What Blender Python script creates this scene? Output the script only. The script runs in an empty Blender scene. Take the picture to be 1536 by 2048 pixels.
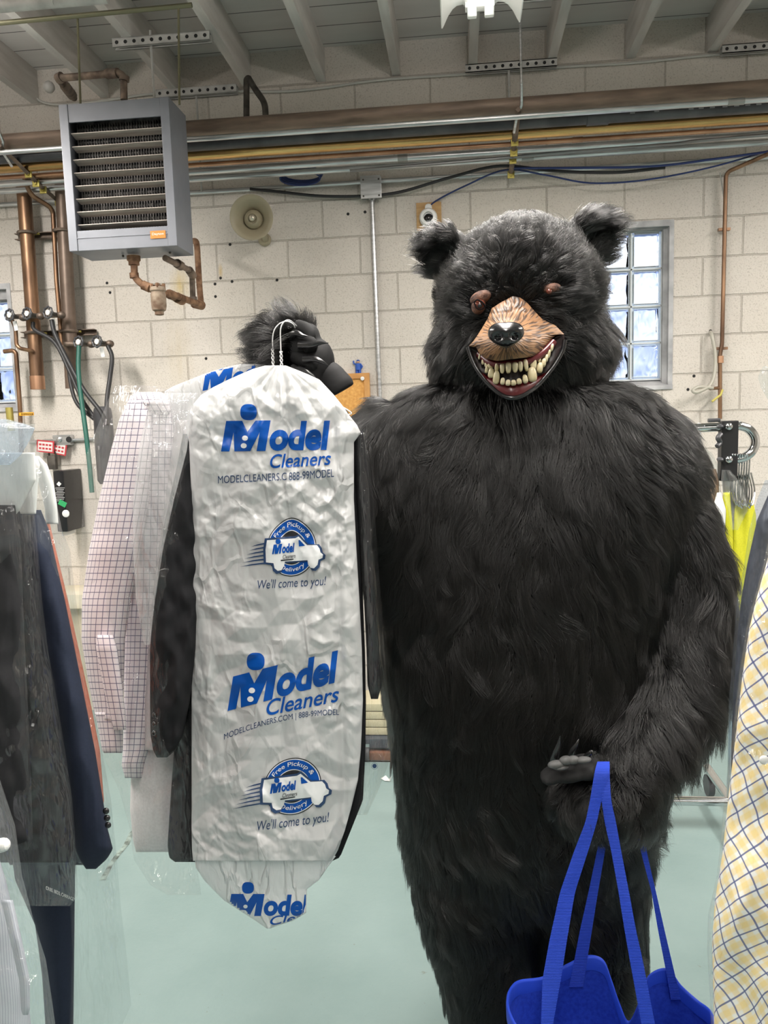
import bpy, bmesh, math, random
import numpy as np
from mathutils import Vector, Matrix, kdtree
from mathutils.geometry import tessellate_polygon

# ------------------------------------------------------------------ camera, light, exposure
SC = bpy.context.scene
FPX = 1559.0
YAW, PIT, ROL = -0.10093, -0.11613, -0.03106
CAM = np.array([0.0, 0.0, 1.624])
_CF = np.array([math.sin(YAW) * math.cos(PIT), math.cos(YAW) * math.cos(PIT), math.sin(PIT)])
_CR0 = np.array([math.cos(YAW), -math.sin(YAW), 0.0])
_CU0 = np.cross(_CR0, _CF)
_CR = math.cos(ROL) * _CR0 + math.sin(ROL) * _CU0
_CU = -math.sin(ROL) * _CR0 + math.cos(ROL) * _CU0
cam_d = bpy.data.cameras.new('camera')
cam_d.sensor_width = 36.0
cam_d.lens = FPX * 36.0 / 2048.0
cam_d.clip_start = 0.05
cam = bpy.data.objects.new('camera', cam_d)
SC.collection.objects.link(cam)
M = Matrix.Identity(4)
for i in range(3):
    M[i][0], M[i][1], M[i][2], M[i][3] = _CR[i], _CU[i], -_CF[i], CAM[i]
cam.matrix_world = M
SC.camera = cam

SC.view_settings.view_transform = 'Standard'
SC.view_settings.look = 'None'
SC.view_settings.gamma = 1.0
SC.view_settings.use_curve_mapping = False
SC.view_settings.exposure = 0.22
SC.cycles.max_bounces = 8
SC.cycles.diffuse_bounces = 4
SC.cycles.glossy_bounces = 3
SC.cycles.transmission_bounces = 6
SC.cycles.transparent_max_bounces = 24
SC.cycles.caustics_reflective = False
SC.cycles.caustics_refractive = False
SC.cycles.sample_clamp_indirect = 6.0

wd = bpy.data.worlds.new('world')
SC.world = wd
wd.use_nodes = True
_nt = wd.node_tree
_nt.nodes.clear()
_out = _nt.nodes.new('ShaderNodeOutputWorld')
_bg = _nt.nodes.new('ShaderNodeBackground')
_tc = _nt.nodes.new('ShaderNodeTexCoord')
_sx = _nt.nodes.new('ShaderNodeSeparateXYZ')
_rp = _nt.nodes.new('ShaderNodeValToRGB')
_nt.links.new(_tc.outputs['Generated'], _sx.inputs[0])
_nt.links.new(_sx.outputs['Z'], _rp.inputs[0])
_rp.color_ramp.elements[0].position = 0.0
_rp.color_ramp.elements[0].color = (0.20, 0.26, 0.44, 1)
_rp.color_ramp.elements[1].position = 0.34
_rp.color_ramp.elements[1].color = (0.95, 0.98, 1.0, 1)
_nt.links.new(_rp.outputs[0], _bg.inputs[0])
_bg.inputs[1].default_value = 2.0
_nt.links.new(_bg.outputs[0], _out.inputs[0])

def area_lamp(name, loc, size, size_y, power, color, rot=(0, 0, 0)):
    d = bpy.data.lights.new(name, 'AREA')
    d.shape = 'RECTANGLE'
    d.size, d.size_y = size, size_y
    d.energy = power
    d.color = color
    o = bpy.data.objects.new(name, d)
    o.location = loc
    o.rotation_euler = rot
    SC.collection.objects.link(o)
    return o
# the rows of fluorescent ceiling lamps (the nearest row hangs in the picture, the rest are behind and beside the camera)
LAMP_COL = (1.0, 0.955, 0.90)
area_lamp('ceiling_lamp_light', (0.10, 1.85, 3.02), 0.26, 2.2, 68, LAMP_COL)
area_lamp('ceiling_lamp_light', (0.10, -0.9, 3.05), 0.26, 2.4, 44, LAMP_COL)
area_lamp('ceiling_lamp_light', (-2.3, 2.1, 3.05), 0.26, 2.4, 100, LAMP_COL)
area_lamp('ceiling_lamp_light', (2.5, 2.1, 3.05), 0.26, 2.4, 92, LAMP_COL)
area_lamp('ceiling_lamp_light', (-2.4, -2.4, 3.05), 0.26, 2.4, 22, LAMP_COL)
area_lamp('ceiling_lamp_light', (2.6, -2.4, 3.05), 0.26, 2.4, 22, LAMP_COL)
for _x, _y in ((0.10, 1.6), (-2.3, 2.1), (2.5, 2.1), (0.10, -0.9)):   # added upward fill lights that brighten the ceiling, no part of the fixtures
    area_lamp('ceiling_fill_light', (_x, _y, 3.19), 0.2, 2.2, 34, LAMP_COL, (math.pi, 0, 0))

# ------------------------------------------------------------------ helpers
FUR_N = 230000
COL = SC.collection
def ray(px, py):
    px = np.asarray(px, float); py = np.asarray(py, float)
    return ((px - 768) / FPX)[..., None] * _CR - ((py - 1024) / FPX)[..., None] * _CU + _CF
def W(px, py, Y):
    "the point of the depth plane Y seen at a spot of the photograph"
    d = ray(px, py)
    return CAM + d * (np.asarray(Y, float) / d[..., 1])[..., None]
def WZ(px, py, z):
    d = ray(px, py)
    return CAM + d * ((z - CAM[2]) / d[..., 2])[..., None]
def proj(P):
    P = np.asarray(P, float) - CAM
    w = P @ _CF
    return 768 + FPX * (P @ _CR) / w, 1024 - FPX * (P @ _CU) / w
def V(px, py, Y):
    return Vector(W(px, py, Y))

def _hash(ix, iy, iz, seed):
    h = (ix.astype(np.int64) * 374761393 + iy.astype(np.int64) * 668265263 + iz.astype(np.int64) * 2147483647 + seed * 1274126177) & 0x7fffffff
    h = ((h ^ (h >> 13)) * 1274126177) & 0x7fffffff
    h = ((h ^ (h >> 16)) * 668265263) & 0x7fffffff
    return ((h ^ (h >> 15)) & 0xffff) / 32767.5 - 1.0
def noise3(x, y, z, seed=0):
    x, y, z = np.broadcast_arrays(np.asarray(x, float), np.asarray(y, float), np.asarray(z, float))
    ix, iy, iz = np.floor(x), np.floor(y), np.floor(z)
    fx, fy, fz = x - ix, y - iy, z - iz
    sx, sy, sz = (t * t * t * (t * (t * 6 - 15) + 10) for t in (fx, fy, fz))
    r = 0
    for a in (0, 1):
        for b in (0, 1):
            for c in (0, 1):
                w = (sx if a else 1 - sx) * (sy if b else 1 - sy) * (sz if c else 1 - sz)
                r = r + w * _hash(ix + a, iy + b, iz + c, seed)
    return r
def facet(x, y, seed=0):
    "crumpled sheet: random heights joined by flat triangles"
    x = np.asarray(x, float); y = np.asarray(y, float)
    s = (x + y) * 0.36603
    i, j = np.floor(x + s), np.floor(y + s)
    u, v = x + s - i, y + s - j
    z0 = np.zeros_like(i)
    a = _hash(i, j, z0, seed); d = _hash(i + 1, j + 1, z0, seed)
    b = np.where(u > v, _hash(i + 1, j, z0, seed), _hash(i, j + 1, z0, seed))
    hi, lo = np.maximum(u, v), np.minimum(u, v)
    return a * (1 - hi) + b * (hi - lo) + d * lo

# ---- materials
def mat(name, color, rough=0.6, metal=0.0, spec=0.5, coat=0.0, emit=0.0):
    m = bpy.data.materials.new(name)
    m.use_nodes = True
    b = m.node_tree.nodes['Principled BSDF']
    b.inputs['Base Color'].default_value = (*color, 1)
    b.inputs['Roughness'].default_value = rough
    b.inputs['Metallic'].default_value = metal
    b.inputs['Specular IOR Level'].default_value = spec
    b.inputs['Coat Weight'].default_value = coat
    if emit:
        b.inputs['Emission Color'].default_value = (*color, 1)
        b.inputs['Emission Strength'].default_value = emit
    return m
def nodes(m):
    nt = m.node_tree
    return nt, nt.nodes, nt.links, nt.nodes['Principled BSDF']
def add_noise_color(m, c1, c2, scale=8.0, detail=6.0, lo=0.35, hi=0.65, stretch=(1, 1, 1), bump=0.0, bscale=None, bdist=0.002, coord='Object'):
    nt, N, L, b = nodes(m)
    tc = N.new('ShaderNodeTexCoord'); mp = N.new('ShaderNodeMapping')
    mp.inputs['Scale'].default_value = stretch
    L.new(tc.outputs[coord], mp.inputs[0])
    n = N.new('ShaderNodeTexNoise'); n.inputs['Scale'].default_value = scale; n.inputs['Detail'].default_value = detail
    L.new(mp.outputs[0], n.inputs[0])
    r = N.new('ShaderNodeValToRGB')
    r.color_ramp.elements[0].position, r.color_ramp.elements[1].position = lo, hi
    r.color_ramp.elements[0].color = (*c1, 1); r.color_ramp.elements[1].color = (*c2, 1)
    L.new(n.outputs['Fac'], r.inputs[0]); L.new(r.outputs[0], b.inputs['Base Color'])
    if bump:
        n2 = n
        if bscale:
            n2 = N.new('ShaderNodeTexNoise'); n2.inputs['Scale'].default_value = bscale; n2.inputs['Detail'].default_value = 4
            L.new(mp.outputs[0], n2.inputs[0])
        bp = N.new('ShaderNodeBump'); bp.inputs['Strength'].default_value = bump; bp.inputs['Distance'].default_value = bdist
        L.new(n2.outputs['Fac'], bp.inputs['Height']); L.new(bp.outputs[0], b.inputs['Normal'])
    return m

# ---- mesh building
ORIGIN = {}
def wpos(o):
    return ORIGIN.get(o.name, Vector((0, 0, 0)))
def tag(o, label, cat, group=None, kind=None):
    if label: o['label'] = label
    if cat: o['category'] = cat
    if group: o['group'] = group
    if kind: o['kind'] = kind
    return o
def thing(name, label, cat, loc=(0, 0, 0), group=None):
    o = bpy.data.objects.new(name, None)
    o.empty_display_size = 0.05
    o.location = Vector(loc)
    COL.objects.link(o)
    ORIGIN[o.name] = Vector(loc)
    return tag(o, label, cat, group)
def link_mesh(name, me, material, parent=None):
    o = bpy.data.objects.new(name, me)
    COL.objects.link(o)
    if material is not None and not me.materials:
        me.materials.append(material)
    p = wpos(parent) if parent is not None else Vector((0, 0, 0))
    ORIGIN[o.name] = p
    if parent is not None:
        me.transform(Matrix.Translation(-p))
        if parent.type != 'EMPTY' or True:
            o.parent = parent
    return o
class MB:
    def __init__(s):
        s.v = []; s.f = []; s.uv = None
    def add(s, vs, fs):
        n = len(s.v)
        s.v += [tuple(float(c) for c in q) for q in vs]
        s.f += [tuple(int(i) + n for i in q) for q in fs]
        return s
    def box(s, c, d, rot=None, taper=1.0):
        x, y, z = (q / 2 for q in d)
        vs = [Vector((sx * x * (taper if sz > 0 else 1), sy * y * (taper if sz > 0 else 1), sz * z)) for sz in (-1, 1) for sy in (-1, 1) for sx in (-1, 1)]
        if rot is not None: vs = [rot @ q for q in vs]
        vs = [q + Vector(c) for q in vs]
        return s.add(vs, [(0, 2, 3, 1), (4, 5, 7, 6), (0, 1, 5, 4), (2, 6, 7, 3), (0, 4, 6, 2), (1, 3, 7, 5)])
    def box2(s, a, b):
        a, b = Vector(a), Vector(b)
        return s.box((a + b) / 2, [abs(q) for q in (b - a)])
    def rings(s, R, cap=True, closed=True):
        n = len(R[0]); vs = [q for r in R for q in r]; fs = []
        for i in range(len(R) - 1):
            for j in range(n if closed else n - 1):
                k = (j + 1) % n
                fs.append((i * n + j, i * n + k, (i + 1) * n + k, (i + 1) * n + j))
        if cap:
            fs.append(tuple(range(n - 1, -1, -1))); m = (len(R) - 1) * n
            fs.append(tuple(m + j for j in range(n)))
        return s.add(vs, fs)
    def tube(s, pts, r, n=12, cap=True, flat=None):
        P = [Vector(p) for p in pts]
        rs = r if isinstance(r, (list, tuple)) else [r] * len(P)
        t = (P[1] - P[0]).normalized()
        ref = Vector((0, 0, 1)) if abs(t.z) < 0.9 else Vector((0, 1, 0))
        a = t.cross(ref).normalized()
        R = []
        for i, p in enumerate(P):
            if i == 0: tt = P[1] - P[0]
            elif i == len(P) - 1: tt = P[-1] - P[-2]
            else: tt = (P[i + 1] - P[i]).normalized() + (P[i] - P[i - 1]).normalized()
            if tt.length < 1e-9: tt = t.copy()
            tt.normalize()
            a = (a - tt * a.dot(tt))
            if a.length < 1e-6: a = tt.orthogonal()
            a.normalize(); b = tt.cross(a)
            R.append([p + (a * math.cos(2 * math.pi * j / n) + b * math.sin(2 * math.pi * j / n)) * rs[i] for j in range(n)])
        return s.rings(R, cap)
    def lathe(s, prof, base, axis=(0, 0, 1), n=24, cap=True):
        ax = Vector(axis).normalized(); a = ax.orthogonal().normalized(); b = ax.cross(a); base = Vector(base)
        return s.rings([[base + ax * h + (a * math.cos(2 * math.pi * j / n) + b * math.sin(2 * math.pi * j / n)) * r for j in range(n)] for r, h in prof], cap)
    def ell(s, c, rx, ry, rz, n=24, m=14, rot=None, p=2.0):
        c = Vector(c); R = []
        e = 2.0 / p
        sg = lambda q: math.copysign(abs(q) ** e, q)
        for i in range(m + 1):
            th = math.pi * (i / m) * 0.998 + 0.001 * math.pi
            R.append([])
            for j in range(n):
                ph = 2 * math.pi * j / n
                q = Vector((rx * sg(math.sin(th)) * sg(math.cos(ph)), ry * sg(math.sin(th)) * sg(math.sin(ph)), -rz * sg(math.cos(th))))
                if rot is not None: q = rot @ q
                R[-1].append(c + q)
        return s.rings(R, True)
    def mesh(s, name):
        me = bpy.data.meshes.new(name)
        me.from_pydata(s.v, [], s.f)
        me.update()
        return me
    def build(s, name, material, parent=None, smooth=False, angle=None, bevel=None, subsurf=0):
        me = s.mesh(name)
        if bevel:
            bm = bmesh.new(); bm.from_mesh(me)
            bmesh.ops.bevel(bm, geom=[e for e in bm.edges if e.is_manifold and e.calc_face_angle(0) > 0.5], offset=bevel, segments=2, profile=0.7, affect='EDGES')
            bm.to_mesh(me); bm.free()
        if smooth:
            me.polygons.foreach_set('use_smooth', [True] * len(me.polygons))
            me.set_sharp_from_angle(angle=angle or math.radians(45))
        o = link_mesh(name, me, material, parent)
        if subsurf:
            md = o.modifiers.new('subsurf', 'SUBSURF'); md.levels = md.render_levels = subsurf
        return o
def bend(pts, r=0.03, n=6):
    "round the corners of a polyline"
    P = [Vector(p) for p in pts]; out = [P[0]]
    for i in range(1, len(P) - 1):
        a, b, c = P[i - 1], P[i], P[i + 1]
        d = min(r, (a - b).length * 0.45, (c - b).length * 0.45)
        p0, p1 = b + (a - b).normalized() * d, b + (c - b).normalized() * d
        for k in range(n + 1):
            t = k / n
            out.append(p0 * (1 - t) ** 2 + b * 2 * t * (1 - t) + p1 * t * t)
    out.append(P[-1])
    return out
def smooth_path(pts, n=8):
    P = [np.array(p, float) for p in pts]; P = [2 * P[0] - P[1]] + P + [2 * P[-1] - P[-2]]; out = []
    for i in range(1, len(P) - 2):
        for k in range(n):
            t = k / n
            out.append(0.5 * ((2 * P[i]) + (-P[i - 1] + P[i + 1]) * t + (2 * P[i - 1] - 5 * P[i] + 4 * P[i + 1] - P[i + 2]) * t * t + (-P[i - 1] + 3 * P[i] - 3 * P[i + 1] + P[i + 2]) * t ** 3))
    out.append(P[-2])
    return [Vector(q) for q in out]
def pxpath(pts, Y=None):
    "points given as (px, py[, Y])"
    return [V(p[0], p[1], p[2] if len(p) > 2 else Y) for p in pts]
def grid_mesh(name, G, uv=None, closed=False, smooth=True):
    "mesh from an array of points rows x cols x 3"
    h, w, _ = G.shape
    idx = np.arange(h * w).reshape(h, w)
    if closed: idx = np.concatenate([idx, idx[:, :1]], 1)
    q = np.stack([idx[:-1, :-1], idx[:-1, 1:], idx[1:, 1:], idx[1:, :-1]], -1).reshape(-1, 4)
    me = bpy.data.meshes.new(name)
    me.vertices.add(h * w); me.vertices.foreach_set('co', G.reshape(-1).astype(np.float32))
    me.loops.add(q.size); me.loops.foreach_set('vertex_index', q.reshape(-1).astype(np.int32))
    me.polygons.add(len(q)); me.polygons.foreach_set('loop_start', np.arange(0, q.size, 4, dtype=np.int32))
    try: me.polygons.foreach_set('loop_total', np.full(len(q), 4, np.int32))
    except Exception: pass
    me.update(calc_edges=True)
    if uv is not None:
        L = me.uv_layers.new(name='UVMap')
        U = uv.reshape(-1, 2)[q.reshape(-1)]
        if closed:  # last column wraps
            pass
        L.data.foreach_set('uv', U.reshape(-1).astype(np.float32))
    if smooth: me.polygons.foreach_set('use_smooth', np.ones(len(q), bool))
    return me

class Loft:
    """A hanging soft body: rows (photo y, left x, right x) give the outline, depth and thickness make it solid.
    fold(s, y, px) -> metres pushed towards the viewer's side."""
    def __init__(s, rows, Y, thick, fold=None, power=0.6, back_fold=True):
        R = np.array([list(r) + [Y, thick][len(r) - 3:] if len(r) < 5 else list(r) for r in rows], float)
        s.R = R; s.fold = fold; s.power = power; s.back_fold = back_fold
    def row(s, y):
        R = s.R
        return tuple(np.interp(y, R[:, 0], R[:, k]) for k in (1, 2, 3, 4))
    def pt(s, u, y, side):
        "u in 0..1 across, side -1 front / +1 back"
        xl, xr, Yc, th = s.row(y)
        px = xl + (xr - xl) * u
        prof = np.clip(1 - (2 * u - 1) ** 2, 0, 1) ** s.power
        Yy = Yc + side * th * prof
        if s.fold is not None:
            Yy = Yy - s.fold(u, y, px) * np.minimum(1, prof * 2.5) * np.clip(th / .028, .15, 1) * (1 if side < 0 else 0.6)
        return W(px, y, Yy)
    def front(s, px, py, off=0.0):
        xl, xr, Yc, th = s.row(py)
        u = np.clip((px - xl) / np.maximum(xr - xl, 1e-3), 0.0, 1.0)
        P = s.pt(u, py, -1)
        d = CAM - P
        return P + d / np.linalg.norm(d, axis=-1, keepdims=True) * off
    def mesh(s, name, nu=60, nv=90, uvs=1.0):
        y = np.linspace(s.R[0, 0], s.R[-1, 0], nv)
        th = np.linspace(0, math.pi, nu)
        u = (1 - np.cos(th)) / 2 * 0.5 + np.linspace(0, 1, nu) * 0.5
        uu, yy = np.meshgrid(u, y)
        F = s.pt(uu, yy, -1)
        B = s.pt(uu[:, ::-1], yy, 1)[:, 1:-1]
        G = np.concatenate([F, B], 1)
        d = np.linalg.norm(np.diff(G, axis=1), axis=-1)
        ua = np.concatenate([np.zeros((nv, 1)), np.cumsum(d, 1)], 1)
        ua = ua - ua[:, nu // 2:nu // 2 + 1]
        va = np.concatenate([[0], np.cumsum(np.linalg.norm(np.diff(G[:, nu // 2], axis=0), axis=-1))])
        uv = np.stack([ua, np.repeat(va[:, None], G.shape[1], 1)], -1)
        return grid_mesh(name, G, uv, closed=True)
    def build(s, name, material, parent=None, nu=60, nv=90):
        me = s.mesh(name, nu, nv)
        bm = bmesh.new(); bm.from_mesh(me)
        be = [e for e in bm.edges if e.is_boundary]
        bmesh.ops.holes_fill(bm, edges=be, sides=0)
        bm.to_mesh(me); bm.free()
        return link_mesh(name, me, material, parent)
def cloth_fold(seed, amp=0.008, wx=60.0, wy=420.0, amp2=0.003):
    def fn(u, y, px):
        a = noise3(px / wx + 0.3 * noise3(px / 200, y / 260, 3.1, seed), y / wy, 0.5, seed)
        b = noise3(px / (wx * 0.45), y / (wy * 0.35), 7.5, seed + 1)
        c = facet(px / 55, y / 80, seed + 2)
        return amp * a + amp2 * b + amp2 * 0.8 * c
    return fn
def film_fold(seed, amp=0.006):
    def fn(u, y, px):
        wxp = px + 14 * noise3(px / 70, y / 90, 1.3, seed)
        wyp = y + 14 * noise3(px / 80, y / 70, 5.1, seed)
        return amp * (0.9 * facet(wxp / 46, wyp / 150, seed) + 0.55 * facet((wxp + wyp * .5) / 30, (wyp - wxp * .4) / 44, seed + 1) + 0.25 * facet((wxp - wyp * .3) / 15, wyp / 24, seed + 2))
    return fn

def text_mesh(body, bold=0.0, shear=0.0):
    "2D triangles of a line of lettering, scaled to a unit box, with its aspect"
    cu = bpy.data.curves.new('lettering', 'FONT')
    cu.body = body; cu.offset = bold; cu.shear = shear; cu.resolution_u = 6
    o = bpy.data.objects.new('lettering', cu)
    COL.objects.link(o)
    dg = bpy.context.evaluated_depsgraph_get()
    ev = o.evaluated_get(dg)
    me = ev.to_mesh()
    v = np.array([p.co[:2] for p in me.vertices]); f = [tuple(p.vertices) for p in me.polygons]
    ev.to_mesh_clear()
    bpy.data.objects.remove(o); bpy.data.curves.remove(cu)
    lo, hi = v.min(0), v.max(0)
    return (v - lo) / (hi - lo), f
def poly2d(pts):
    return np.array(pts, float), [tuple(t) for t in tessellate_polygon([[Vector((p[0], p[1], 0)) for p in pts]])]
def cut2d(v, f, step):
    bm = bmesh.new()
    vs = [bm.verts.new((p[0], p[1], 0)) for p in v]
    for t in f:
        try: bm.faces.new([vs[i] for i in t])
        except ValueError: pass
    lo, hi = v.min(0), v.max(0)
    for ax in (0, 1):
        k = lo[ax] + step
        while k < hi[ax]:
            co = [0, 0, 0]; no = [0, 0, 0]; co[ax] = k; no[ax] = 1
            bmesh.ops.bisect_plane(bm, geom=bm.verts[:] + bm.edges[:] + bm.faces[:], dist=1e-5, plane_co=co, plane_no=no)
            k += step
    bm.verts.index_update()
    V2 = np.array([q.co[:2] for q in bm.verts]); F2 = [tuple(q.index for q in t.verts) for t in bm.faces]
    bm.free()
    return V2, F2
class Print:
    "ink shapes in photo coordinates, laid onto a surface function"
    def __init__(s): s.v = []; s.f = []; s.o = []
    def add(s, v, f, off, step=4.0):
        v, f = cut2d(np.asarray(v, float), f, step)
        n = len(s.v); s.v += [tuple(q) for q in v]; s.o += [off] * len(v)
        s.f += [tuple(i + n for i in t) for t in f]
        return s
    def text(s, body, x0, x1, y0, y1, bold=0.0, shear=0.0, slope=0.0, off=0.0014, warp=None, step=4.0):
        v, f = text_mesh(body, bold, shear)
        p = np.stack([x0 + v[:, 0] * (x1 - x0), y1 - v[:, 1] * (y1 - y0)], 1)
        p[:, 1] += slope * (p[:, 0] - x0)
        v, f = cut2d(p, f, step)
        if warp is not None: v = warp(v)
        n = len(s.v); s.v += [tuple(q) for q in v]; s.o += [off] * len(v)
        s.f += [tuple(i + n for i in t) for t in f]
        return s
    def build(s, name, surf, material, parent):
        v = np.array(s.v); o = np.array(s.o)
        P = surf(v[:, 0], v[:, 1], o[:, None])
        me = bpy.data.meshes.new(name); me.from_pydata(P.tolist(), [], s.f); me.update()
        me.polygons.foreach_set('use_smooth', np.ones(len(me.polygons), bool))
        return link_mesh(name, me, material, parent)

def build_prints(name, surf, layers, parent):
    "one printed mark in several inks: layers = [(Print, material)]"
    v = []; o = []; f = []; mi = []; mats = []
    for p, m in layers:
        if not p.f: continue
        n = len(v); v += p.v; o += p.o; f += [tuple(i + n for i in t) for t in p.f]; mi += [len(mats)] * len(p.f); mats.append(m)
    P = surf(np.array(v)[:, 0], np.array(v)[:, 1], np.array(o)[:, None])
    me = bpy.data.meshes.new(name); me.from_pydata(P.tolist(), [], f); me.update()
    for m in mats: me.materials.append(m)
    me.polygons.foreach_set('material_index', np.array(mi, np.int32)); me.polygons.foreach_set('use_smooth', np.ones(len(f), bool))
    return link_mesh(name, me, None, parent)
# ------------------------------------------------------------------ the room shell
YW = 4.41
def block_material(name, vec_x, x0, base=(0.70, 0.65, 0.60), stains=True):
    m = mat(name, base, 0.85, spec=0.25)
    nt, N, L, b = nodes(m)
    tc = N.new('ShaderNodeTexCoord'); sp = N.new('ShaderNodeSeparateXYZ'); L.new(tc.outputs['Object'], sp.inputs[0])
    cb = N.new('ShaderNodeCombineXYZ')
    ad = N.new('ShaderNodeMath'); ad.operation = 'SUBTRACT'; ad.inputs[1].default_value = x0
    L.new(sp.outputs[vec_x], ad.inputs[0]); L.new(ad.outputs[0], cb.inputs[0]); L.new(sp.outputs['Z'], cb.inputs[1])
    wv = N.new('ShaderNodeTexNoise'); wv.inputs['Scale'].default_value = 14; L.new(tc.outputs['Object'], wv.inputs[0])
    wvs = N.new('ShaderNodeVectorMath'); wvs.operation = 'SCALE'; wvs.inputs['Scale'].default_value = 0.006
    L.new(wv.outputs['Color'], wvs.inputs[0])
    wva = N.new('ShaderNodeVectorMath'); L.new(cb.outputs[0], wva.inputs[0]); L.new(wvs.outputs[0], wva.inputs[1])
    br = N.new('ShaderNodeTexBrick')
    for k, v in (('Scale', 1.0), ('Brick Width', 0.4064), ('Row Height', 0.2032), ('Mortar Size', 0.0052), ('Mortar Smooth', 0.35), ('Bias', 0.0)): br.inputs[k].default_value = v
    br.inputs['Color1'].default_value = (*base, 1); br.inputs['Color2'].default_value = (base[0] * 1.05, base[1] * 1.05, base[2] * 1.04, 1)
    br.inputs['Mortar'].default_value = (base[0] * 0.80, base[1] * 0.79, base[2] * 0.77, 1)
    L.new(wva.outputs[0], br.inputs[0])
    # pits and specks of the painted block face
    n1 = N.new('ShaderNodeTexNoise'); n1.inputs['Scale'].default_value = 120; n1.inputs['Detail'].default_value = 6; n1.inputs['Roughness'].default_value = .72
    L.new(tc.outputs['Object'], n1.inputs[0])
    r1 = N.new('ShaderNodeValToRGB'); r1.color_ramp.elements[0].position = 0.34; r1.color_ramp.elements[1].position = 0.47
    r1.color_ramp.elements[0].color = (0.70, 0.69, 0.67, 1); L.new(n1.outputs['Fac'], r1.inputs[0])
    mx = N.new('ShaderNodeMix'); mx.data_type = 'RGBA'; mx.blend_type = 'MULTIPLY'; mx.inputs[0].default_value = 1
    L.new(br.outputs[0], mx.inputs[6]); L.new(r1.outputs[0], mx.inputs[7])
    n2 = N.new('ShaderNodeTexNoise'); n2.inputs['Scale'].default_value = 1.6; n2.inputs['Detail'].default_value = 4; L.new(tc.outputs['Object'], n2.inputs[0])
    r2 = N.new('ShaderNodeValToRGB'); r2.color_ramp.elements[0].position = .3; r2.color_ramp.elements[1].position = .7
    r2.color_ramp.elements[0].color = (.90, .89, .87, 1); L.new(n2.outputs['Fac'], r2.inputs[0])
    mx2 = N.new('ShaderNodeMix'); mx2.data_type = 'RGBA'; mx2.blend_type = 'MULTIPLY'; mx2.inputs[0].default_value = 1
    L.new(mx.outputs[2], mx2.inputs[6]); L.new(r2.outputs[0], mx2.inputs[7])
    last = mx2.outputs[2]
    if stains:  # yellow rust runs below old pipe joints
        for (cx, cz, sx, sz, col, amt) in ((-1.57, 2.42, .07, .14, (.62, .45, .14), .55), (-1.33, 2.49, .015, .05, (.55, .36, .05), .8), (-1.60, 2.05, .10, .3, (.60, .50, .33), .3)):
            mp = N.new('ShaderNodeMapping'); mp.inputs['Location'].default_value = (-cx / sx, 0, -cz / sz); mp.inputs['Scale'].default_value = (1 / sx, 0, 1 / sz)
            L.new(tc.outputs['Object'], mp.inputs[0])
            gr = N.new('ShaderNodeTexGradient'); gr.gradient_type = 'SPHERICAL'; L.new(mp.outputs[0], gr.inputs[0])
            nm = N.new('ShaderNodeMath'); nm.operation = 'MULTIPLY'; L.new(gr.outputs['Fac'], nm.inputs[0])
            ns = N.new('ShaderNodeTexNoise'); ns.inputs['Scale'].default_value = 9
            mps = N.new('ShaderNodeMapping'); mps.inputs['Scale'].default_value = (5, 1, .7); L.new(tc.outputs['Object'], mps.inputs[0]); L.new(mps.outputs[0], ns.inputs[0])
            L.new(ns.outputs['Fac'], nm.inputs[1])
            m2 = N.new('ShaderNodeMath'); m2.operation = 'MULTIPLY'; m2.inputs[1].default_value = amt * 2; m2.use_clamp = True; L.new(nm.outputs[0], m2.inputs[0])
            mm = N.new('ShaderNodeMix'); mm.data_type = 'RGBA'; L.new(m2.outputs[0], mm.inputs[0]); L.new(last, mm.inputs[6]); mm.inputs[7].default_value = (*col, 1)
            last = mm.outputs[2]
    L.new(last, b.inputs['Base Color'])
    # relief: raked joints and pitted faces
    iv = N.new('ShaderNodeMath'); iv.operation = 'MULTIPLY'; iv.inputs[1].default_value = -0.006; L.new(br.outputs['Fac'], iv.inputs[0])
    n3 = N.new('ShaderNodeMath'); n3.operation = 'MULTIPLY_ADD'; n3.inputs[1].default_value = 0.0042; L.new(n1.outputs['Fac'], n3.inputs[0]); L.new(iv.outputs[0], n3.inputs[2])
    bp = N.new('ShaderNodeBump'); bp.inputs['Strength'].default_value = 1.0; bp.inputs['Distance'].default_value = 1.0
    L.new(n3.outputs[0], bp.inputs['Height']); L.new(bp.outputs[0], b.inputs['Normal'])
    return m
M_block = block_material('painted_block', 'X', 0.078)
M_block_side = block_material('painted_block_side', 'Y', 0.1, stains=False)
M_grey_concrete = add_noise_color(mat('grey_concrete', (.42, .42, .42), .9), (.30, .30, .31), (.52, .52, .53), 9, bump=.4, bdist=.004)

def structure(o): o['kind'] = 'structure'; return o
XL, XR, YB, ZC = -4.2, 4.2, -5.2, 3.63
# window openings in the back wall (x0, x1, z0, z1)
WIN1 = (0.58, 1.132, 1.752, 2.632)
WIN2 = (-3.20, -2.594, 1.752, 2.48)
mb = MB()
t = 0.22
def wallbox(x0, x1, z0, z1): mb.box2((x0, YW, z0), (x1, YW + t, z1))
xs = [XL, WIN2[0], WIN2[1], WIN1[0], WIN1[1], XR]
wallbox(xs[0], xs[1], 0, ZC); wallbox(xs[2], xs[3], 0, ZC); wallbox(xs[4], xs[5], 0, ZC)
for w in (WIN1, WIN2):
    wallbox(w[0], w[1], 0, w[2]); wallbox(w[0], w[1], w[3], ZC)
structure(mb.build('wall_back', M_block))
structure(MB().box2((XL - .2, YB, 0), (XL, YW + t, ZC)).build('wall_left', M_block_side))
structure(MB().box2((XR, YB, 0), (XR + .2, YW + t, ZC)).build('wall_right', M_block_side))
structure(MB().box2((XL - .2, YB - .2, 0), (XR + .2, YB, ZC)).build('wall_front', M_block))

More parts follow.
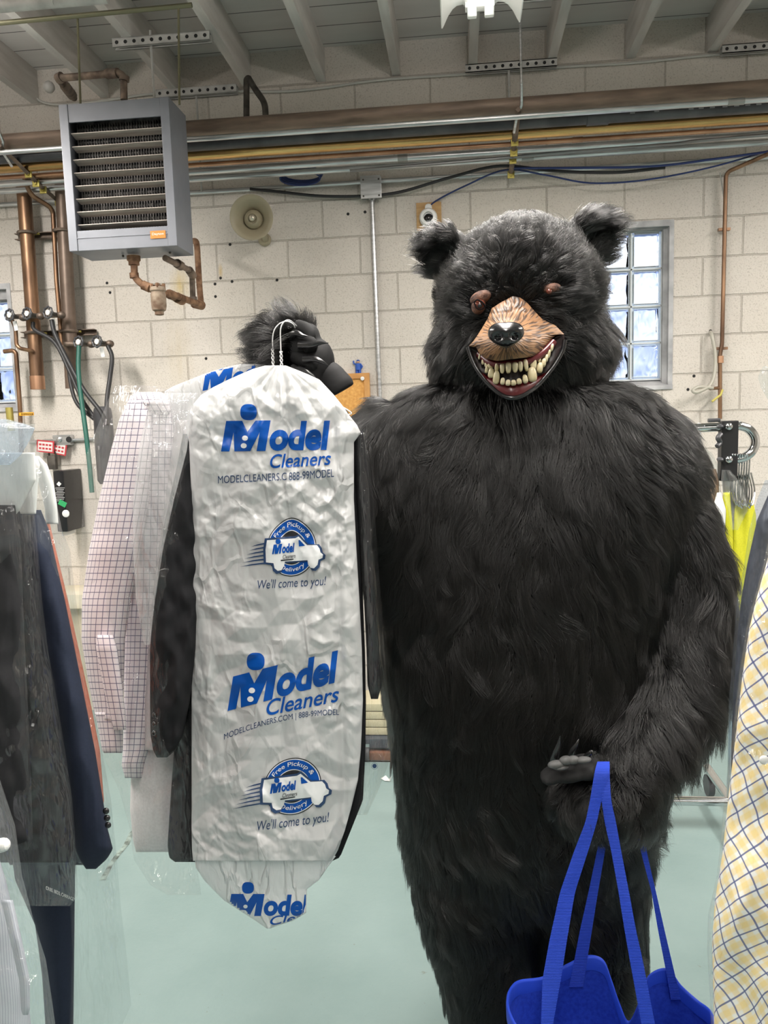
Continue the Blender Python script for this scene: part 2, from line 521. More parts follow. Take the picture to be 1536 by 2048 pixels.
# floor: teal painted concrete
M_floor = mat('teal_floor_paint', (.36, .53, .48), .42, spec=.4)
add_noise_color(M_floor, (.185, .262, .255), (.235, .315, .308), 2.2, 8, .3, .7, bump=.35, bscale=55, bdist=.003)
nt, N, L, b = nodes(M_floor)
_old = b.inputs['Base Color'].links[0].from_socket
_tc = N.new('ShaderNodeTexCoord')
_n = N.new('ShaderNodeTexNoise'); _n.inputs['Scale'].default_value = 26; _n.inputs['Detail'].default_value = 8; _n.inputs['Roughness'].default_value = .7; L.new(_tc.outputs['Object'], _n.inputs[0])
_r = N.new('ShaderNodeValToRGB'); _r.color_ramp.elements[0].position = .29; _r.color_ramp.elements[1].position = .35; L.new(_n.outputs['Fac'], _r.inputs[0])
_m = N.new('ShaderNodeMix'); _m.data_type = 'RGBA'; L.new(_r.outputs[0], _m.inputs[0]); _m.inputs[6].default_value = (.17, .20, .175, 1); L.new(_old, _m.inputs[7])
L.new(_m.outputs[2], b.inputs['Base Color'])
structure(MB().box2((XL - .2, YB - .2, -.2), (XR + .2, YW + t, 0)).build('floor', M_floor))

crk = MB()
_pts = [WZ(px, py, .0012) for px, py in ((205, 1760), (222, 1728), (238, 1706), (252, 1690), (262, 1668), (280, 1648), (300, 1622))]
for a, b in zip(_pts[:-1], _pts[1:]):
    d = np.array(b) - np.array(a); nrm = np.array([-d[1], d[0], 0]); nrm = nrm / np.linalg.norm(nrm) * .011
    crk.add([a - nrm, a + nrm, b + nrm * .8, b - nrm * .8], [(0, 1, 2, 3)])
crk.build('crack', add_noise_color(mat('worn_crack', (.10, .10, .08), .9), (.03, .03, .025), (.26, .33, .30), 30, 5), bpy.data.objects['floor'])
# ceiling deck boards with joists below
M_deck = mat('grey_deck_boards', (.33, .32, .31), .8, spec=.2)
nt, N, L, b = nodes(M_deck)
_tc = N.new('ShaderNodeTexCoord'); _sp = N.new('ShaderNodeSeparateXYZ'); L.new(_tc.outputs['Object'], _sp.inputs[0])
_a = N.new('ShaderNodeMath'); _a.operation = 'DIVIDE'; _a.inputs[1].default_value = .19; L.new(_sp.outputs['Y'], _a.inputs[0])
_fr = N.new('ShaderNodeMath'); _fr.operation = 'FRACT'; L.new(_a.outputs[0], _fr.inputs[0])
_lt = N.new('ShaderNodeMath'); _lt.operation = 'LESS_THAN'; _lt.inputs[1].default_value = .035; L.new(_fr.outputs[0], _lt.inputs[0])
_n = N.new('ShaderNodeTexNoise'); _n.inputs['Scale'].default_value = 5; _n.inputs['Detail'].default_value = 8
_mp = N.new('ShaderNodeMapping'); _mp.inputs['Scale'].default_value = (.4, 2, 1); L.new(_tc.outputs['Object'], _mp.inputs[0]); L.new(_mp.outputs[0], _n.inputs[0])
_rr = N.new('ShaderNodeValToRGB'); _rr.color_ramp.elements[0].color = (.56, .53, .51, 1); _rr.color_ramp.elements[1].color = (.70, .67, .645, 1); L.new(_n.outputs['Fac'], _rr.inputs[0])
_m = N.new('ShaderNodeMix'); _m.data_type = 'RGBA'; L.new(_lt.outputs[0], _m.inputs[0]); L.new(_rr.outputs[0], _m.inputs[6]); _m.inputs[7].default_value = (.16, .15, .14, 1)
L.new(_m.outputs[2], b.inputs['Base Color'])
_b = N.new('ShaderNodeBump'); _b.invert = True; _b.inputs['Distance'].default_value = .01; L.new(_lt.outputs[0], _b.inputs['Height']); L.new(_b.outputs[0], b.inputs['Normal'])
ceil = structure(MB().box2((XL - .2, YB - .2, ZC), (XR + .2, YW + t, ZC + .12)).build('ceiling', M_deck))
M_joist = add_noise_color(mat('grey_joist_paint', (.42, .41, .39), .8, spec=.2), (.50, .47, .445), (.66, .63, .60), 6, 7, .3, .7, stretch=(3, .5, 3), bump=.3, bdist=.004)
for k in range(-10, 11):
    x = 0.10 + k * 0.4068
    MB().box2((x - .022, YB, 3.455), (x + .022, YW, ZC)).build('joist', M_joist, ceil)

# glass block windows
M_glassb = mat('wavy_glass_block', (.96, .985, 1.0), .03)
nt, N, L, b = nodes(M_glassb)
b.inputs['Transmission Weight'].default_value = 1.0; b.inputs['IOR'].default_value = 1.25
_tc = N.new('ShaderNodeTexCoord'); _mp = N.new('ShaderNodeMapping'); _mp.inputs['Rotation'].default_value = (0, .6, 0); _mp.inputs['Scale'].default_value = (1.3, 1, .6); L.new(_tc.outputs['Object'], _mp.inputs[0])
_n = N.new('ShaderNodeTexNoise'); _n.inputs['Scale'].default_value = 13; _n.inputs['Detail'].default_value = 1; _n.inputs['Distortion'].default_value = .8; L.new(_mp.outputs[0], _n.inputs[0])
_b = N.new('ShaderNodeBump'); _b.inputs['Distance'].default_value = .022; L.new(_n.outputs['Fac'], _b.inputs['Height']); L.new(_b.outputs[0], b.inputs['Normal'])
M_glassrim = mat('glass_block_rim', (.80, .90, .93), .25)
nodes(M_glassrim)[3].inputs['Transmission Weight'].default_value = .75
M_mortar = mat('white_mortar', (.62, .66, .68), .8)
def glass_window(name, w, cols, rows, gx1, gz0, bw, bh):
    root = thing(name, None, None, ((w[0] + w[1]) / 2, YW, w[2])); root['kind'] = 'structure'
    if True:
        x0, x1, z0, z1 = w; e = .012
        fr = MB()
        gx0 = gx1 - cols * bw; gz1 = gz0 + rows * bh
        fr.box2((gx1, YW + .03, z0), (x1, YW + .17, z1)); fr.box2((x0, YW + .03, z0), (gx0, YW + .17, z1))
        fr.box2((gx0, YW + .03, gz1), (gx1, YW + .17, z1)); fr.box2((x0, YW - .004, z1 - .028), (x1 + .012, YW + .04, z1 + .004))
        fr.box2((x1 - .012, YW - .006, z0), (x1 + .012, YW + .04, z1 - .028))
        fr.build('window_frame', M_grey_concrete, root)
        s = MB()
        s.add([(x0, YW - .012, z0 - .004), (x1 + .012, YW - .012, z0 - .004), (x1 + .012, YW - .012, z0 + .018), (x0, YW - .012, z0 + .018), (x0, YW + .1, z0 - .004), (x1 + .012, YW + .1, z0 - .004), (x1 + .012, YW + .1, gz0 + .002), (x0, YW + .1, gz0 + .002)],
              [(0, 1, 2, 3), (3, 2, 6, 7), (1, 5, 6, 2), (0, 3, 7, 4), (4, 7, 6, 5), (0, 4, 5, 1)])
        s.build('window_sill', M_grey_concrete, root)
        jm = MB()
        for i in range(cols + 1): jm.box2((gx0 + i * bw - .004, YW + .06, gz0), (gx0 + i * bw + .004, YW + .14, gz1))
        for j in range(rows + 1): jm.box2((gx0, YW + .06, gz0 + j * bh - .004), (gx1, YW + .14, gz0 + j * bh + .004))
        jm.build('mortar_joints', M_mortar, root)
        for i in range(cols):
            for j in range(rows):
                c = (gx0 + (i + .5) * bw, YW + .10, gz0 + (j + .5) * bh)
                g = MB().box(c, (bw - .030, .074, bh - .030)).build('glass_block', M_glassb, root, bevel=.006, smooth=True)
                rim = MB()
                for sx in (-1, 1): rim.box((c[0] + sx * (bw / 2 - .0095), c[1], c[2]), (.011, .078, bh - .009))
                for sz in (-1, 1): rim.box((c[0], c[1], c[2] + sz * (bh / 2 - .0095)), (bw - .031, .078, .011))
                rim.build('rim', M_glassrim, g)
glass_window('window_1', WIN1, 3, 4, 1.098, 1.806, .1600, .1975)
glass_window('window_2', WIN2, 3, 3, -2.612, 1.806, .1600, .1975)
# ------------------------------------------------------------------ pipes, heater, lamp and other things on the wall and under the joists
M_brownpipe = add_noise_color(mat('brown_insulated_pipe', (.20, .15, .12), .5, .3), (.15, .11, .085), (.27, .20, .155), 5, 6, stretch=(1, 6, 6))
M_galv = add_noise_color(mat('galvanised_steel', (.55, .56, .57), .32, .9), (.42, .43, .44), (.66, .67, .68), 12, 5, stretch=(.5, 6, 6))
M_black_pipe = add_noise_color(mat('black_plastic_pipe', (.045, .045, .05), .4), (.035, .035, .04), (.075, .075, .08), 8, 6)
M_brass_pipe = add_noise_color(mat('golden_copper_pipe', (.62, .38, .14), .26, .9), (.42, .25, .10), (.72, .46, .18), 3, 6, stretch=(.4, 5, 5))
M_copper = add_noise_color(mat('copper_pipe', (.45, .24, .15), .38, .85), (.30, .16, .10), (.55, .32, .20), 5, 6)
M_oldcopper = add_noise_color(mat('tarnished_copper', (.28, .17, .11), .42, .75), (.12, .07, .045), (.33, .195, .115), 6, 7, stretch=(3, 3, .7))
M_rust = add_noise_color(mat('rusty_iron', (.27, .15, .09), .75, .4), (.13, .065, .035), (.34, .20, .12), 28, 7, bump=.5, bdist=.004)
M_iron = add_noise_color(mat('dark_iron', (.075, .07, .065), .6, .4), (.05, .045, .04), (.13, .115, .10), 18, 6, bump=.3)
M_brownfit = add_noise_color(mat('brown_iron_fittings', (.16, .12, .095), .55, .5), (.10, .075, .06), (.25, .19, .15), 22, 6, bump=.4)
M_strut = add_noise_color(mat('painted_strut', (.47, .465, .45), .6, .2), (.40, .39, .375), (.56, .55, .53), 14, 5)
M_hole = mat('dark_hole', (.02, .02, .02), .9)
M_yellowzinc = mat('yellow_zinc_clamp', (.50, .42, .12), .38, .7)
M_olive = mat('olive_rail', (.17, .16, .10), .45, .6)
M_rod = mat('grey_rod', (.30, .30, .29), .45, .7)
M_white_cable = mat('painted_cable', (.50, .49, .46), .7)
M_blue_cable = mat('blue_cable', (.015, .03, .12), .5)
M_black_cable = mat('black_cable', (.018, .018, .02), .45)

def one(name, mb_, m, label, cat, group=None, smooth=True, bevel=None, kind=None):
    return tag(mb_.build(name, m, smooth=smooth, bevel=bevel), label, cat, group, kind)

# --- horizontal runs along the back wall
def run(name, m, py, Y, r, label, x0=-4.1, x1=4.1, cat='pipe', px=768):
    z = float(W(px, py, Y)[2])
    n = 16
    mb_ = MB().tube([(x0, Y, z), (x0 + (x1 - x0) * .5, Y, z), (x1, Y, z)], r, n)
    return one(name, mb_, m, label, cat), z
big, zbig = run('steam_main_pipe', M_brownpipe, 232, 3.86, .040, 'thickest brown pipe running along the top of the pipe rack')
c1, zc1 = run('electrical_conduit', M_galv, 252, 3.80, .0125, 'bright steel conduit clipped just below the thick brown pipe', cat='conduit')
bk, zbk = run('drain_pipe', M_black_pipe, 263, 3.95, .032, 'black plastic pipe with faint printing between brown and golden pipes')
gp, zgp = run('hot_water_pipe', M_brass_pipe, 284, 4.02, .0285, 'golden copper pipe with a strong shine in the pipe rack')
cp, zcp = run('water_pipe', M_copper, 305, 4.08, .011, 'thin reddish copper pipe right below the golden one', x1=1.62)
c2, zc2 = run('electrical_conduit', M_galv, 319, 4.14, .0165, 'thick steel conduit below the thin copper pipe', cat='conduit')
c3, zc3 = run('electrical_conduit', M_galv, 334, 4.22, .0155, 'steel conduit second from bottom of the pipe rack', cat='conduit')
c4, zc4 = run('electrical_conduit', M_galv, 362, 4.385, .0125, 'lowest steel conduit, fixed on the block wall through the junction box', cat='conduit')
# couplings on the runs belong to their pipes
def collar(parent, m, px, Y, z, r, w, name='coupling'):
    x = float(W(px, 300, Y)[0])
    MB().tube([(x - w / 2, Y, z), (x + w / 2, Y, z)], r, 16).build(name, m, parent, smooth=True)
collar(cp, M_copper, 1155, 4.08, zcp, .0135, .05); collar(c1, M_rod, 1470, 3.80, zc1, .015, .07)
collar(c2, M_rod, 805, 4.14, zc2, .019, .05); collar(c3, M_rod, 1055, 4.22, zc3, .019, .06)
collar(c4, M_galv, 930, 4.385, zc4, .016, .07); collar(bk, M_black_pipe, 1195, 3.95, zbk, .037, .10)
# faint printing on the black pipe, and wet marks
pr = MB()
for px in (1262, 1310, 1378, 1398, 1420, 1445, 1468, 1490, 1512):
    x = float(W(px, 240, 3.95)[0])
    pr.box((x, 3.95 - .0322, zbk - .004), (.022, .0012, .006))
pr.build('printed_lettering', mat('pale_ink', (.35, .35, .37), .6), bk)
# elbow and wall drop of the thin copper pipe at its end
xe = 1.62
drop = bend([(xe, 4.08, zcp), (xe + .03, 4.08, zcp), (xe + .03, 4.10, zcp - .06), V(1452, 345, 4.36), V(1444, 690, 4.36), V(1440, 708, 4.36), V(1440, 838, 4.36)], .03)
dp = one('drop_pipe', MB().tube(drop, .0105, 12), M_oldcopper, 'thin brown pipe dropping down the wall between window and clothes rack', 'pipe')
for (px, py) in ((1448, 459), (1443, 697)):
    MB().box(V(px, py, 4.37), (.06, .02, .014)).build('pipe_clip', M_oldcopper, dp)
MB().tube([V(1441, 712, 4.36), V(1441, 726, 4.36)], .016, 12).build('union_nut', M_copper, dp, smooth=True)
MB().tube([V(1440, 776, 4.36), V(1420, 777, 4.33)], .009, 10).build('branch', M_oldcopper, dp, smooth=True)
MB().tube([V(1445, 780, 4.33), V(1441, 790, 4.31), V(1424, 803, 4.30)], .006, 8).build('valve_lever', mat('yellow_lever', (.55, .48, .12), .5), dp, smooth=True)
one('vinyl_tube', MB().tube(smooth_path(pxpath([(1421, 664, 4.40), (1424, 672, 4.37), (1430, 705, 4.36), (1430, 740, 4.35), (1420, 770, 4.33), (1395, 784, 4.30), (1386, 781, 4.30), (1398, 774, 4.31), (1426, 776, 4.33)]), 8), .0095, 10), mat('grey_vinyl', (.42, .40, .34), .3), 'grey looped rubber tube hanging beside the thin wall drop pipe', 'tube')
one('sensor_wire', MB().tube(smooth_path(pxpath([(1440, 345, 4.38), (1449, 420, 4.385), (1447, 560, 4.39), (1444, 680, 4.39), (1439, 720, 4.38)])), .003, 6), M_white_cable, 'thin grey wire beside the brown wall drop pipe', 'wire')

# --- struts under the joists, with rods
ZJ = 3.455
def strut(name, x0, x1, y, z, label, group=None, depth=.041):
    root = thing(name, label, 'bracket', ((x0 + x1) / 2, y, z), group)
    mb_ = MB(); h = depth
    mb_.box2((x0, y - h / 2, z - h), (x1, y - h / 2 + .004, z)); mb_.box2((x0, y + h / 2 - .004, z - h), (x1, y + h / 2, z)); mb_.box2((x0, y - h / 2, z - .004), (x1, y + h / 2, z))
    mb_.box2((x0, y - h / 2, z - h), (x1, y - h / 2 + .012, z - h + .004)); mb_.box2((x0, y + h / 2 - .012, z - h), (x1, y + h / 2, z - h + .004))
    mb_.build('channel', M_strut, root)
    n = int((x1 - x0) / .042)
    for i in range(n):
        x = x0 + (i + .5) * (x1 - x0) / n
        MB().tube([(x, y - h / 2 - .0012, z - h * .5), (x, y - h / 2 + .002, z - h * .5)], .0085, 12).build('hole', M_hole, root)
    return root
def rod(name, a, b, r, m, label, group=None, cat='rod'):
    return one(name, MB().tube([a, b], r, 8), m, label, cat, group)
XA0, XA1 = -1.60, -1.13
strut('strut_channel', XA0, XA1, 3.79, ZJ, 'perforated strut across two joists directly above the heater')
rod('hanger_rod', (-1.42, 3.79, ZJ + .03), (-1.42, 3.79, zbig - .05), .006, M_strut, 'thin pale rod between perforated strut and the heater top')
strut('strut_channel', -1.62, -1.17, 4.37, ZJ, 'perforated strut against the wall behind the heater top corner')
rod('hanger_rod', (-1.40, 4.37, ZJ), (-1.40, 4.37, zc4), .006, M_strut, 'thin pale rod dropping from the strut near dark iron elbows')
strut('strut_channel', .06, .53, 4.35, ZJ, 'perforated strut in mid ceiling near the wall, behind the lamp cord')
rod('hanger_rod', (.285, 4.35, ZJ), (.285, 4.35, 2.9), .006, M_strut, 'pale rod hanging from the strut behind the pipe rack trapeze')
strut('strut_channel', 1.35, 1.84, 4.35, ZJ, 'perforated strut at upper right corner over the wall')
XT = float(W(1036, 230, 3.80)[0])
strut('strut_channel', XT - .24, XT + .27, 3.66, ZJ, 'long thin strut crossing joists just beyond the white lamp')
# trapeze: a channel running away from the viewer under the pipes, hung by rods
for xq, lab, lr in ((XT, 'pipe trapeze with yellow clamps under the pipe rack near the lamp', 'long steel rod from the lamp down to the pipe trapeze'),
                    (float(W(8, 352, 3.80)[0]), 'pipe trapeze with yellow clamps under the pipes at left edge', 'steel rod holding the pipe trapeze at the left edge')):
    tr = thing('pipe_trapeze', lab, 'bracket', (xq, 4.1, zbig - .09))
    zt = [zbig - .042, zbk - .035, zgp - .03, zcp - .013, zc2 - .018, zc3 - .017, zc4 - .02]
    yt = [3.80, 3.95, 4.02, 4.08, 4.14, 4.22, 4.36]
    MB().tube([(xq, y - .02, z) for y, z in zip(yt, zt)], .013, 4).build('channel', M_brownfit, tr)
    MB().tube([(xq + .012, 3.74, zbig + .06), (xq + .016, 3.79, zbig - .02), (xq - .004, 3.81, zbig - .06), (xq - .012, 3.9, zbig - .10)], .007, 8).build('clamp_arm', M_galv, tr, smooth=True)
    for y, z in ((4.05, zcp), (4.12, zc2 - .012), (4.19, zc3 - .014), (4.345, zc4 - .018)):
        b_ = MB().box((xq, y - .02, z - .008), (.036, .012, .036)).build('clamp', M_yellowzinc, tr, bevel=.003)
        MB().tube([(xq, y - .034, z - .01), (xq, y - .026, z - .01)], .009, 6).build('bolt', M_yellowzinc, b_)
    rod('threaded_rod', (xq + .008, 3.74, ZJ), (xq + .012, 3.74, zbig + .05), .0055, M_galv, lr)

# cables along the top of the wall
one('ceiling_cable', MB().tube(smooth_path(pxpath([(-20, 130, 4.38), (40, 165, 4.38), (90, 206, 4.39), (180, 205, 4.39), (300, 188, 4.40), (420, 182, 4.395), (560, 183, 4.395), (650, 175, 4.395), (760, 160, 4.395), (930, 148, 4.395), (1120, 134, 4.395), (1260, 126, 4.395), (1420, 110, 4.395), (1560, 100, 4.395)])), .007, 8), M_white_cable, 'painted cable sagging along the wall just under the joist ends', 'cable')
one('data_cable', MB().tube(smooth_path(pxpath([(857, 415, 4.40), (875, 400, 4.39), (930, 372, 4.37), (1010, 340, 4.32), (1090, 350, 4.30), (1180, 366, 4.30), (1290, 360, 4.30), (1420, 335, 4.30), (1560, 295, 4.28)])), .0045, 6), M_blue_cable, 'dark blue cable drooping under the conduits toward the wall camera', 'cable')
one('data_cable', MB().tube(smooth_path(pxpath([(1020, 336, 4.28), (1120, 336, 4.26), (1300, 333, 4.26), (1430, 318, 4.25), (1560, 300, 4.25)])), .006, 6), M_blue_cable, 'blue cable bundle lying straight along the lower conduits', 'cable')
one('power_cable', MB().tube(smooth_path(pxpath([(500, 378, 4.37), (560, 384, 4.37), (640, 392, 4.37), (725, 392, 4.37), (800, 384, 4.37), (900, 355, 4.34), (1000, 332, 4.30), (1110, 342, 4.30), (1230, 345, 4.30), (1330, 335, 4.30)])), .008, 8), M_black_cable, 'black cable sagging past the junction box on the wall', 'cable')
ring = [V(600 + 40 * math.cos(a), 352 + 14 * math.sin(a), 4.30 + .02 * math.sin(a)) for a in np.linspace(0, 2 * math.pi, 40)]
cl = MB()
for k in range(4): cl.tube([p + Vector((.004 * k, .004 * k, .009 * k - .012)) for p in ring], .0045, 6)
one('cable_coil', cl, M_blue_cable, 'blue coiled cable tucked behind the conduits right of the heater', 'cable')
fx = MB().tube(smooth_path(pxpath([(700, 342, 4.16), (960, 320, 4.15), (1190, 300, 4.14), (1350, 288, 4.13), (1400, 281, 4.12), (1560, 268, 4.12)])), .008, 8)
one('flexible_conduit', fx, mat('flex_steel', (.22, .22, .22), .4, .7), 'dark flexible conduit lying slack on the steel conduits', 'conduit')

# dark pipes dropping from the ceiling left of centre
one('vent_riser_pipe', MB().tube(bend([V(493, 250, 3.98), V(493, 160, 4.05), V(497, 156, 4.05), V(510, 178, 4.03), V(530, 206, 3.98), V(532, 250, 3.94)], .04), .0155, 12), M_iron, 'dark iron pipe with elbows rising beside a joist right of heater', 'pipe')

# --- unit heater
HY0, HY1 = 3.40, 3.60
hl, hr_ = float(W(142, 506, HY0)[0]), float(W(356, 491, HY0)[0])
hz0, hz1 = float(W(250, 498, HY0)[2]), float(W(236, 203, HY0)[2])
M_hgrey = add_noise_color(mat('grey_heater_enamel', (.17, .18, .205), .42, .1), (.155, .165, .19), (.19, .20, .228), 6, 5)
M_louvre = add_noise_color(mat('dusty_louvre', (.42, .37, .33), .6), (.34, .29, .26), (.50, .45, .40), 20, 5, stretch=(.3, 3, 3))
M_coil = add_noise_color(mat('dusty_coil_fins', (.09, .09, .09), .7, .2), (.05, .05, .052), (.20, .19, .185), 40, 5, stretch=(1, 1, .25))
heater = thing('unit_heater', 'grey louvred unit heater hung from the ceiling on rods', 'heater', ((hl + hr_) / 2, (HY0 + HY1) / 2, hz0))
hw, hh = hr_ - hl, hz1 - hz0
fs, ft, fb = .038, .075, .085
cb = MB()   # hollow cabinet: sides, top, bottom, back
th_ = .012
cb.box2((hl, HY0, hz0), (hl + th_, HY1, hz1)); cb.box2((hr_ - th_, HY0, hz0), (hr_, HY1, hz1))
cb.box2((hl + th_, HY0, hz1 - th_), (hr_ - th_, HY1, hz1)); cb.box2((hl + th_, HY0, hz0), (hr_ - th_, HY1, hz0 + th_)); cb.box2((hl + th_, HY1 - th_, hz0 + th_), (hr_ - th_, HY1, hz1 - th_))
cab = cb.build('cabinet', M_hgrey, heater)
fr = MB()
fr.box2((hl - .001, HY0 - .012, hz0), (hl + fs, HY0, hz1)); fr.box2((hr_ - fs, HY0 - .012, hz0), (hr_ + .001, HY0, hz1))
fr.box2((hl + fs, HY0 - .009, hz1 - ft), (hr_ - fs, HY0, hz1)); fr.box2((hl + fs, HY0 - .009, hz0), (hr_ - fs, HY0, hz0 + fb))
fr.build('front_frame', M_hgrey, heater, bevel=.002)
MB().box2((hl + fs, HY0 - .012, hz0 + .052), (hr_ - fs, HY0 - .008, hz0 + .056)).build('frame_seam', M_hgrey, heater)
co = MB(); nz = 46
co.box2((hl + .03, HY0 + .085, hz0 + .04), (hr_ - .03, HY0 + .09, hz1 - .04))
for i in range(34):
    x = hl + .04 + i * (hw - .08) / 33
    co.box2((x - .0016, HY0 + .062, hz0 + .07), (x + .0016, HY0 + .086, hz1 - .06))
co.build('coil_fin', M_coil, heater)
tb = MB()
for i in range(8):
    z = hz0 + .12 + i * (hh - .22) / 7.0
    tb.tube([(hl + .04, HY0 + .075, z + .022), (hr_ - .04, HY0 + .075, z + .022)], .009, 8)
tb.build('coil_tube_grille', add_noise_color(mat('sooty_tube', (.12, .12, .12), .6, .4), (.04, .04, .04), (.30, .29, .28), 60, 4, stretch=(1, 1, .1)), heater, smooth=True)
inn0, inn1 = hz0 + fb, hz1 - ft
for i in range(8):
    z = inn0 + .022 + i * (inn1 - inn0 - .07) / 7.0
    s = MB().box(((hl + hr_) / 2, HY0 + .022, z), (hw - 2 * fs - .006, .046, .0035), Matrix.Rotation(math.radians(-13), 3, 'X'))
    s.build('louvre', M_louvre, heater)
st = MB().box2((hr_ - fs - .078, HY0 - .0135, hz0 + .034), (hr_ - fs - .010, HY0 - .0125, hz0 + .066)).build('maker_sticker', mat('orange_sticker', (.80, .22, .02), .5), heater)
v, f = text_mesh('Dayton', .015)
lx0, lx1, lz0, lz1 = hr_ - fs - .070, hr_ - fs - .018, hz0 + .045, hz0 + .058
me = bpy.data.meshes.new('sticker_lettering'); me.from_pydata([(lx0 + p[0] * (lx1 - lx0), HY0 - .0141, lz0 + p[1] * (lz1 - lz0)) for p in v], [], f)
link_mesh('sticker_lettering', me, mat('sticker_white', (.85, .75, .62), .5), st)
for (px, py) in ((246, 512), (340, 505)):
    MB().ell(V(px, py, 3.5), .006, .006, .006, 8, 6).build('screw', M_iron, heater)
one('hanging_rail', MB().tube([V(-30, 49, 3.40), V(384, 10, 3.42)], .0105, 8), M_olive, 'olive metal rail under the joists holding the heater rods', 'rail')
rod('hanger_rod', V(155, 35, 3.42), (float(W(160, 205, 3.48)[0]), 3.48, hz1), .0052, M_olive, 'dark rod from olive rail to the far corner of heater, nearest image edge')
rod('hanger_rod', V(357, 14, 3.42), (float(W(358, 195, 3.48)[0]), 3.48, hz1), .0052, M_olive, 'dark rod from end of the olive rail to heater top')
tube_l = MB().tube([V(-30, 16, 3.0), V(215, -5, 3.0)], .021, 14)
one('ceiling_pipe', tube_l, M_strut, 'pale painted pipe at the top corner above the olive rail', 'pipe')
MB().tube([V(107, 1, 3.0), V(111, 1, 3.0)], .026, 14).build('pipe_strap', M_strut, bpy.data.objects['ceiling_pipe'])
# steam supply fittings over the heater
sup = thing('heater_supply_piping', 'rusty elbows and nipple feeding the heater from above', 'pipe', V(245, 195, 3.5))
MB().tube(bend(pxpath([(248, 200, 3.5), (247, 152, 3.5), (238, 146, 3.5), (170, 152, 3.56), (122, 156, 3.6), (118, 160, 3.62), (148, 196, 3.9)]), .03), .0155, 14).build('pipe', M_brownfit, sup, smooth=True)
for (a, b_, r) in (((236, 146, 3.5), (214, 148, 3.52), .021), ((249, 152, 3.5), (248, 162, 3.5), .022), ((124, 154, 3.6), (116, 158, 3.61), .023), ((130, 172, 3.68), (144, 190, 3.86), .024)):
    MB().tube([V(*a), V(*b_)], r, 12).build('fitting', M_brownfit, sup, smooth=True)
MB().ell(V(98, 174, 4.2), .03, .03, .03, 12, 8).build('fitting', M_strut, sup, smooth=True)
# condensate trap under the heater
trap = thing('steam_trap_piping', 'rusty steam trap and union pipes hanging below the heater', 'pipe', V(265, 515, 3.5))
YT = 3.50
MB().lathe([(.030, 0), (.030, .02), (.024, .025), (.024, .04)], V(267, 512, YT), (0, 0, -1), 16).build('bushing', M_rust, trap, smooth=True)
MB().tube(bend(pxpath([(268, 522, YT), (269, 555, YT), (285, 570, YT), (310, 582, YT), (318, 586, YT), (350, 590, 3.62), (405, 612, 3.95), (402, 606, 4.0), (399, 575, 4.02), (394, 490, 4.05), (392, 482, 4.1), (384, 482, 4.2)]), .04), .0155, 14).build('pipe', M_rust, trap, smooth=True)
for (a, b_, r) in (((268, 546, YT), (269, 556, YT), .021), ((286, 570, YT), (300, 576, YT), .022), ((338, 588, 3.6), (348, 592, 3.65), .022), ((354, 595, 3.68), (364, 600, 3.74), .025), ((388, 607, 3.9), (404, 611, 3.96), .023)):
    MB().tube([V(*a), V(*b_)], r, 10).build('fitting', M_rust, trap, smooth=True)
tc_ = V(317, 598, YT)
MB().lathe([(.012, .068), (.012, .055), (.034, .052), (.036, .036), (.030, .030), (.034, .02), (.034, -.03), (.030, -.05), (.020, -.056), (.020, -.07), (.014, -.072)], tc_, (0, 0, 1), 20).build('trap_body', add_noise_color(mat('rusty_trap_body', (.33, .24, .17), .8, .3), (.16, .10, .065), (.36, .29, .22), 24, 6, bump=.5), trap, smooth=True)
for a in range(5):
    th = a * 2 * math.pi / 5
    MB().lathe([(.008, 0), (.008, .02)], tc_ + Vector((.028 * math.cos(th), .028 * math.sin(th), .046)), (0, 0, 1), 6).build('bolt', M_rust, trap)
MB().tube(bend(pxpath([(330, 516, 3.5), (352, 527, 3.6), (378, 540, 3.8), (384, 548, 3.86), (386, 600, 3.9)]), .03), .014, 12).build('return_pipe', M_brownfit, trap, smooth=True)
for (a, b_, r) in (((354, 527, 3.62), (362, 532, 3.66), .022), ((378, 540, 3.8), (386, 552, 3.86), .020), ((386, 594, 3.9), (387, 604, 3.9), .020)):
    MB().tube([V(*a), V(*b_)], r, 10).build('fitting', M_brownfit, trap, smooth=True)

# --- ceiling lamp (gull wing reflector seen from its end)
LX, LY0, LY1, LZ = .100, 3.05, 1.83, 3.043
M_lampwhite = mat('white_reflector_enamel', (.86, .86, .84), .35)
lamp = thing('ceiling_lamp', 'white gull-wing fluorescent lamp hanging near the ceiling', 'lamp', (LX, LY0, LZ + .12))
half = [(.139, 0), (.132, .012), (.118, .040), (.100, .064), (.085, .074), (.064, .077), (.050, .070)]
prof = [(-x, z) for x, z in half] + [(x, z) for x, z in half[::-1]]
outer = [(.143, .001), (.146, .10), (.05, .115)]
loop = prof + [(x, z) for x, z in outer] + [(-x, z) for x, z in outer[::-1]]
MB().rings([[(LX + x, y, LZ + z) for x, z in loop] for y in (LY0, LY1)], cap=False).build('reflector', M_lampwhite, lamp, smooth=True, angle=.6)
MB().box2((LX - .055, LY0 - .03, LZ + .052), (LX + .05, LY0 + .006, LZ + .076)).build('end_plate', M_lampwhite, lamp)
for sx in (-.031, .031):
    MB().tube([(LX + sx, LY0 - .03, LZ + .040), (LX + sx, LY1 + .03, LZ + .040)], .0125, 14).build('tube', mat('lit_tube', (1.0, .97, .92), .3, emit=2.5), lamp, smooth=True)
    MB().box((LX + sx, LY0 - .018, LZ + .045), (.034, .022, .05)).build('lamp_holder', M_lampwhite, lamp, bevel=.006)
for y in (LY0 - .15, LY1 + .2):
    MB().tube([(LX, y, LZ + .1), (LX, y, 3.63)], .004, 6).build('hanging_chain', M_rod, lamp)

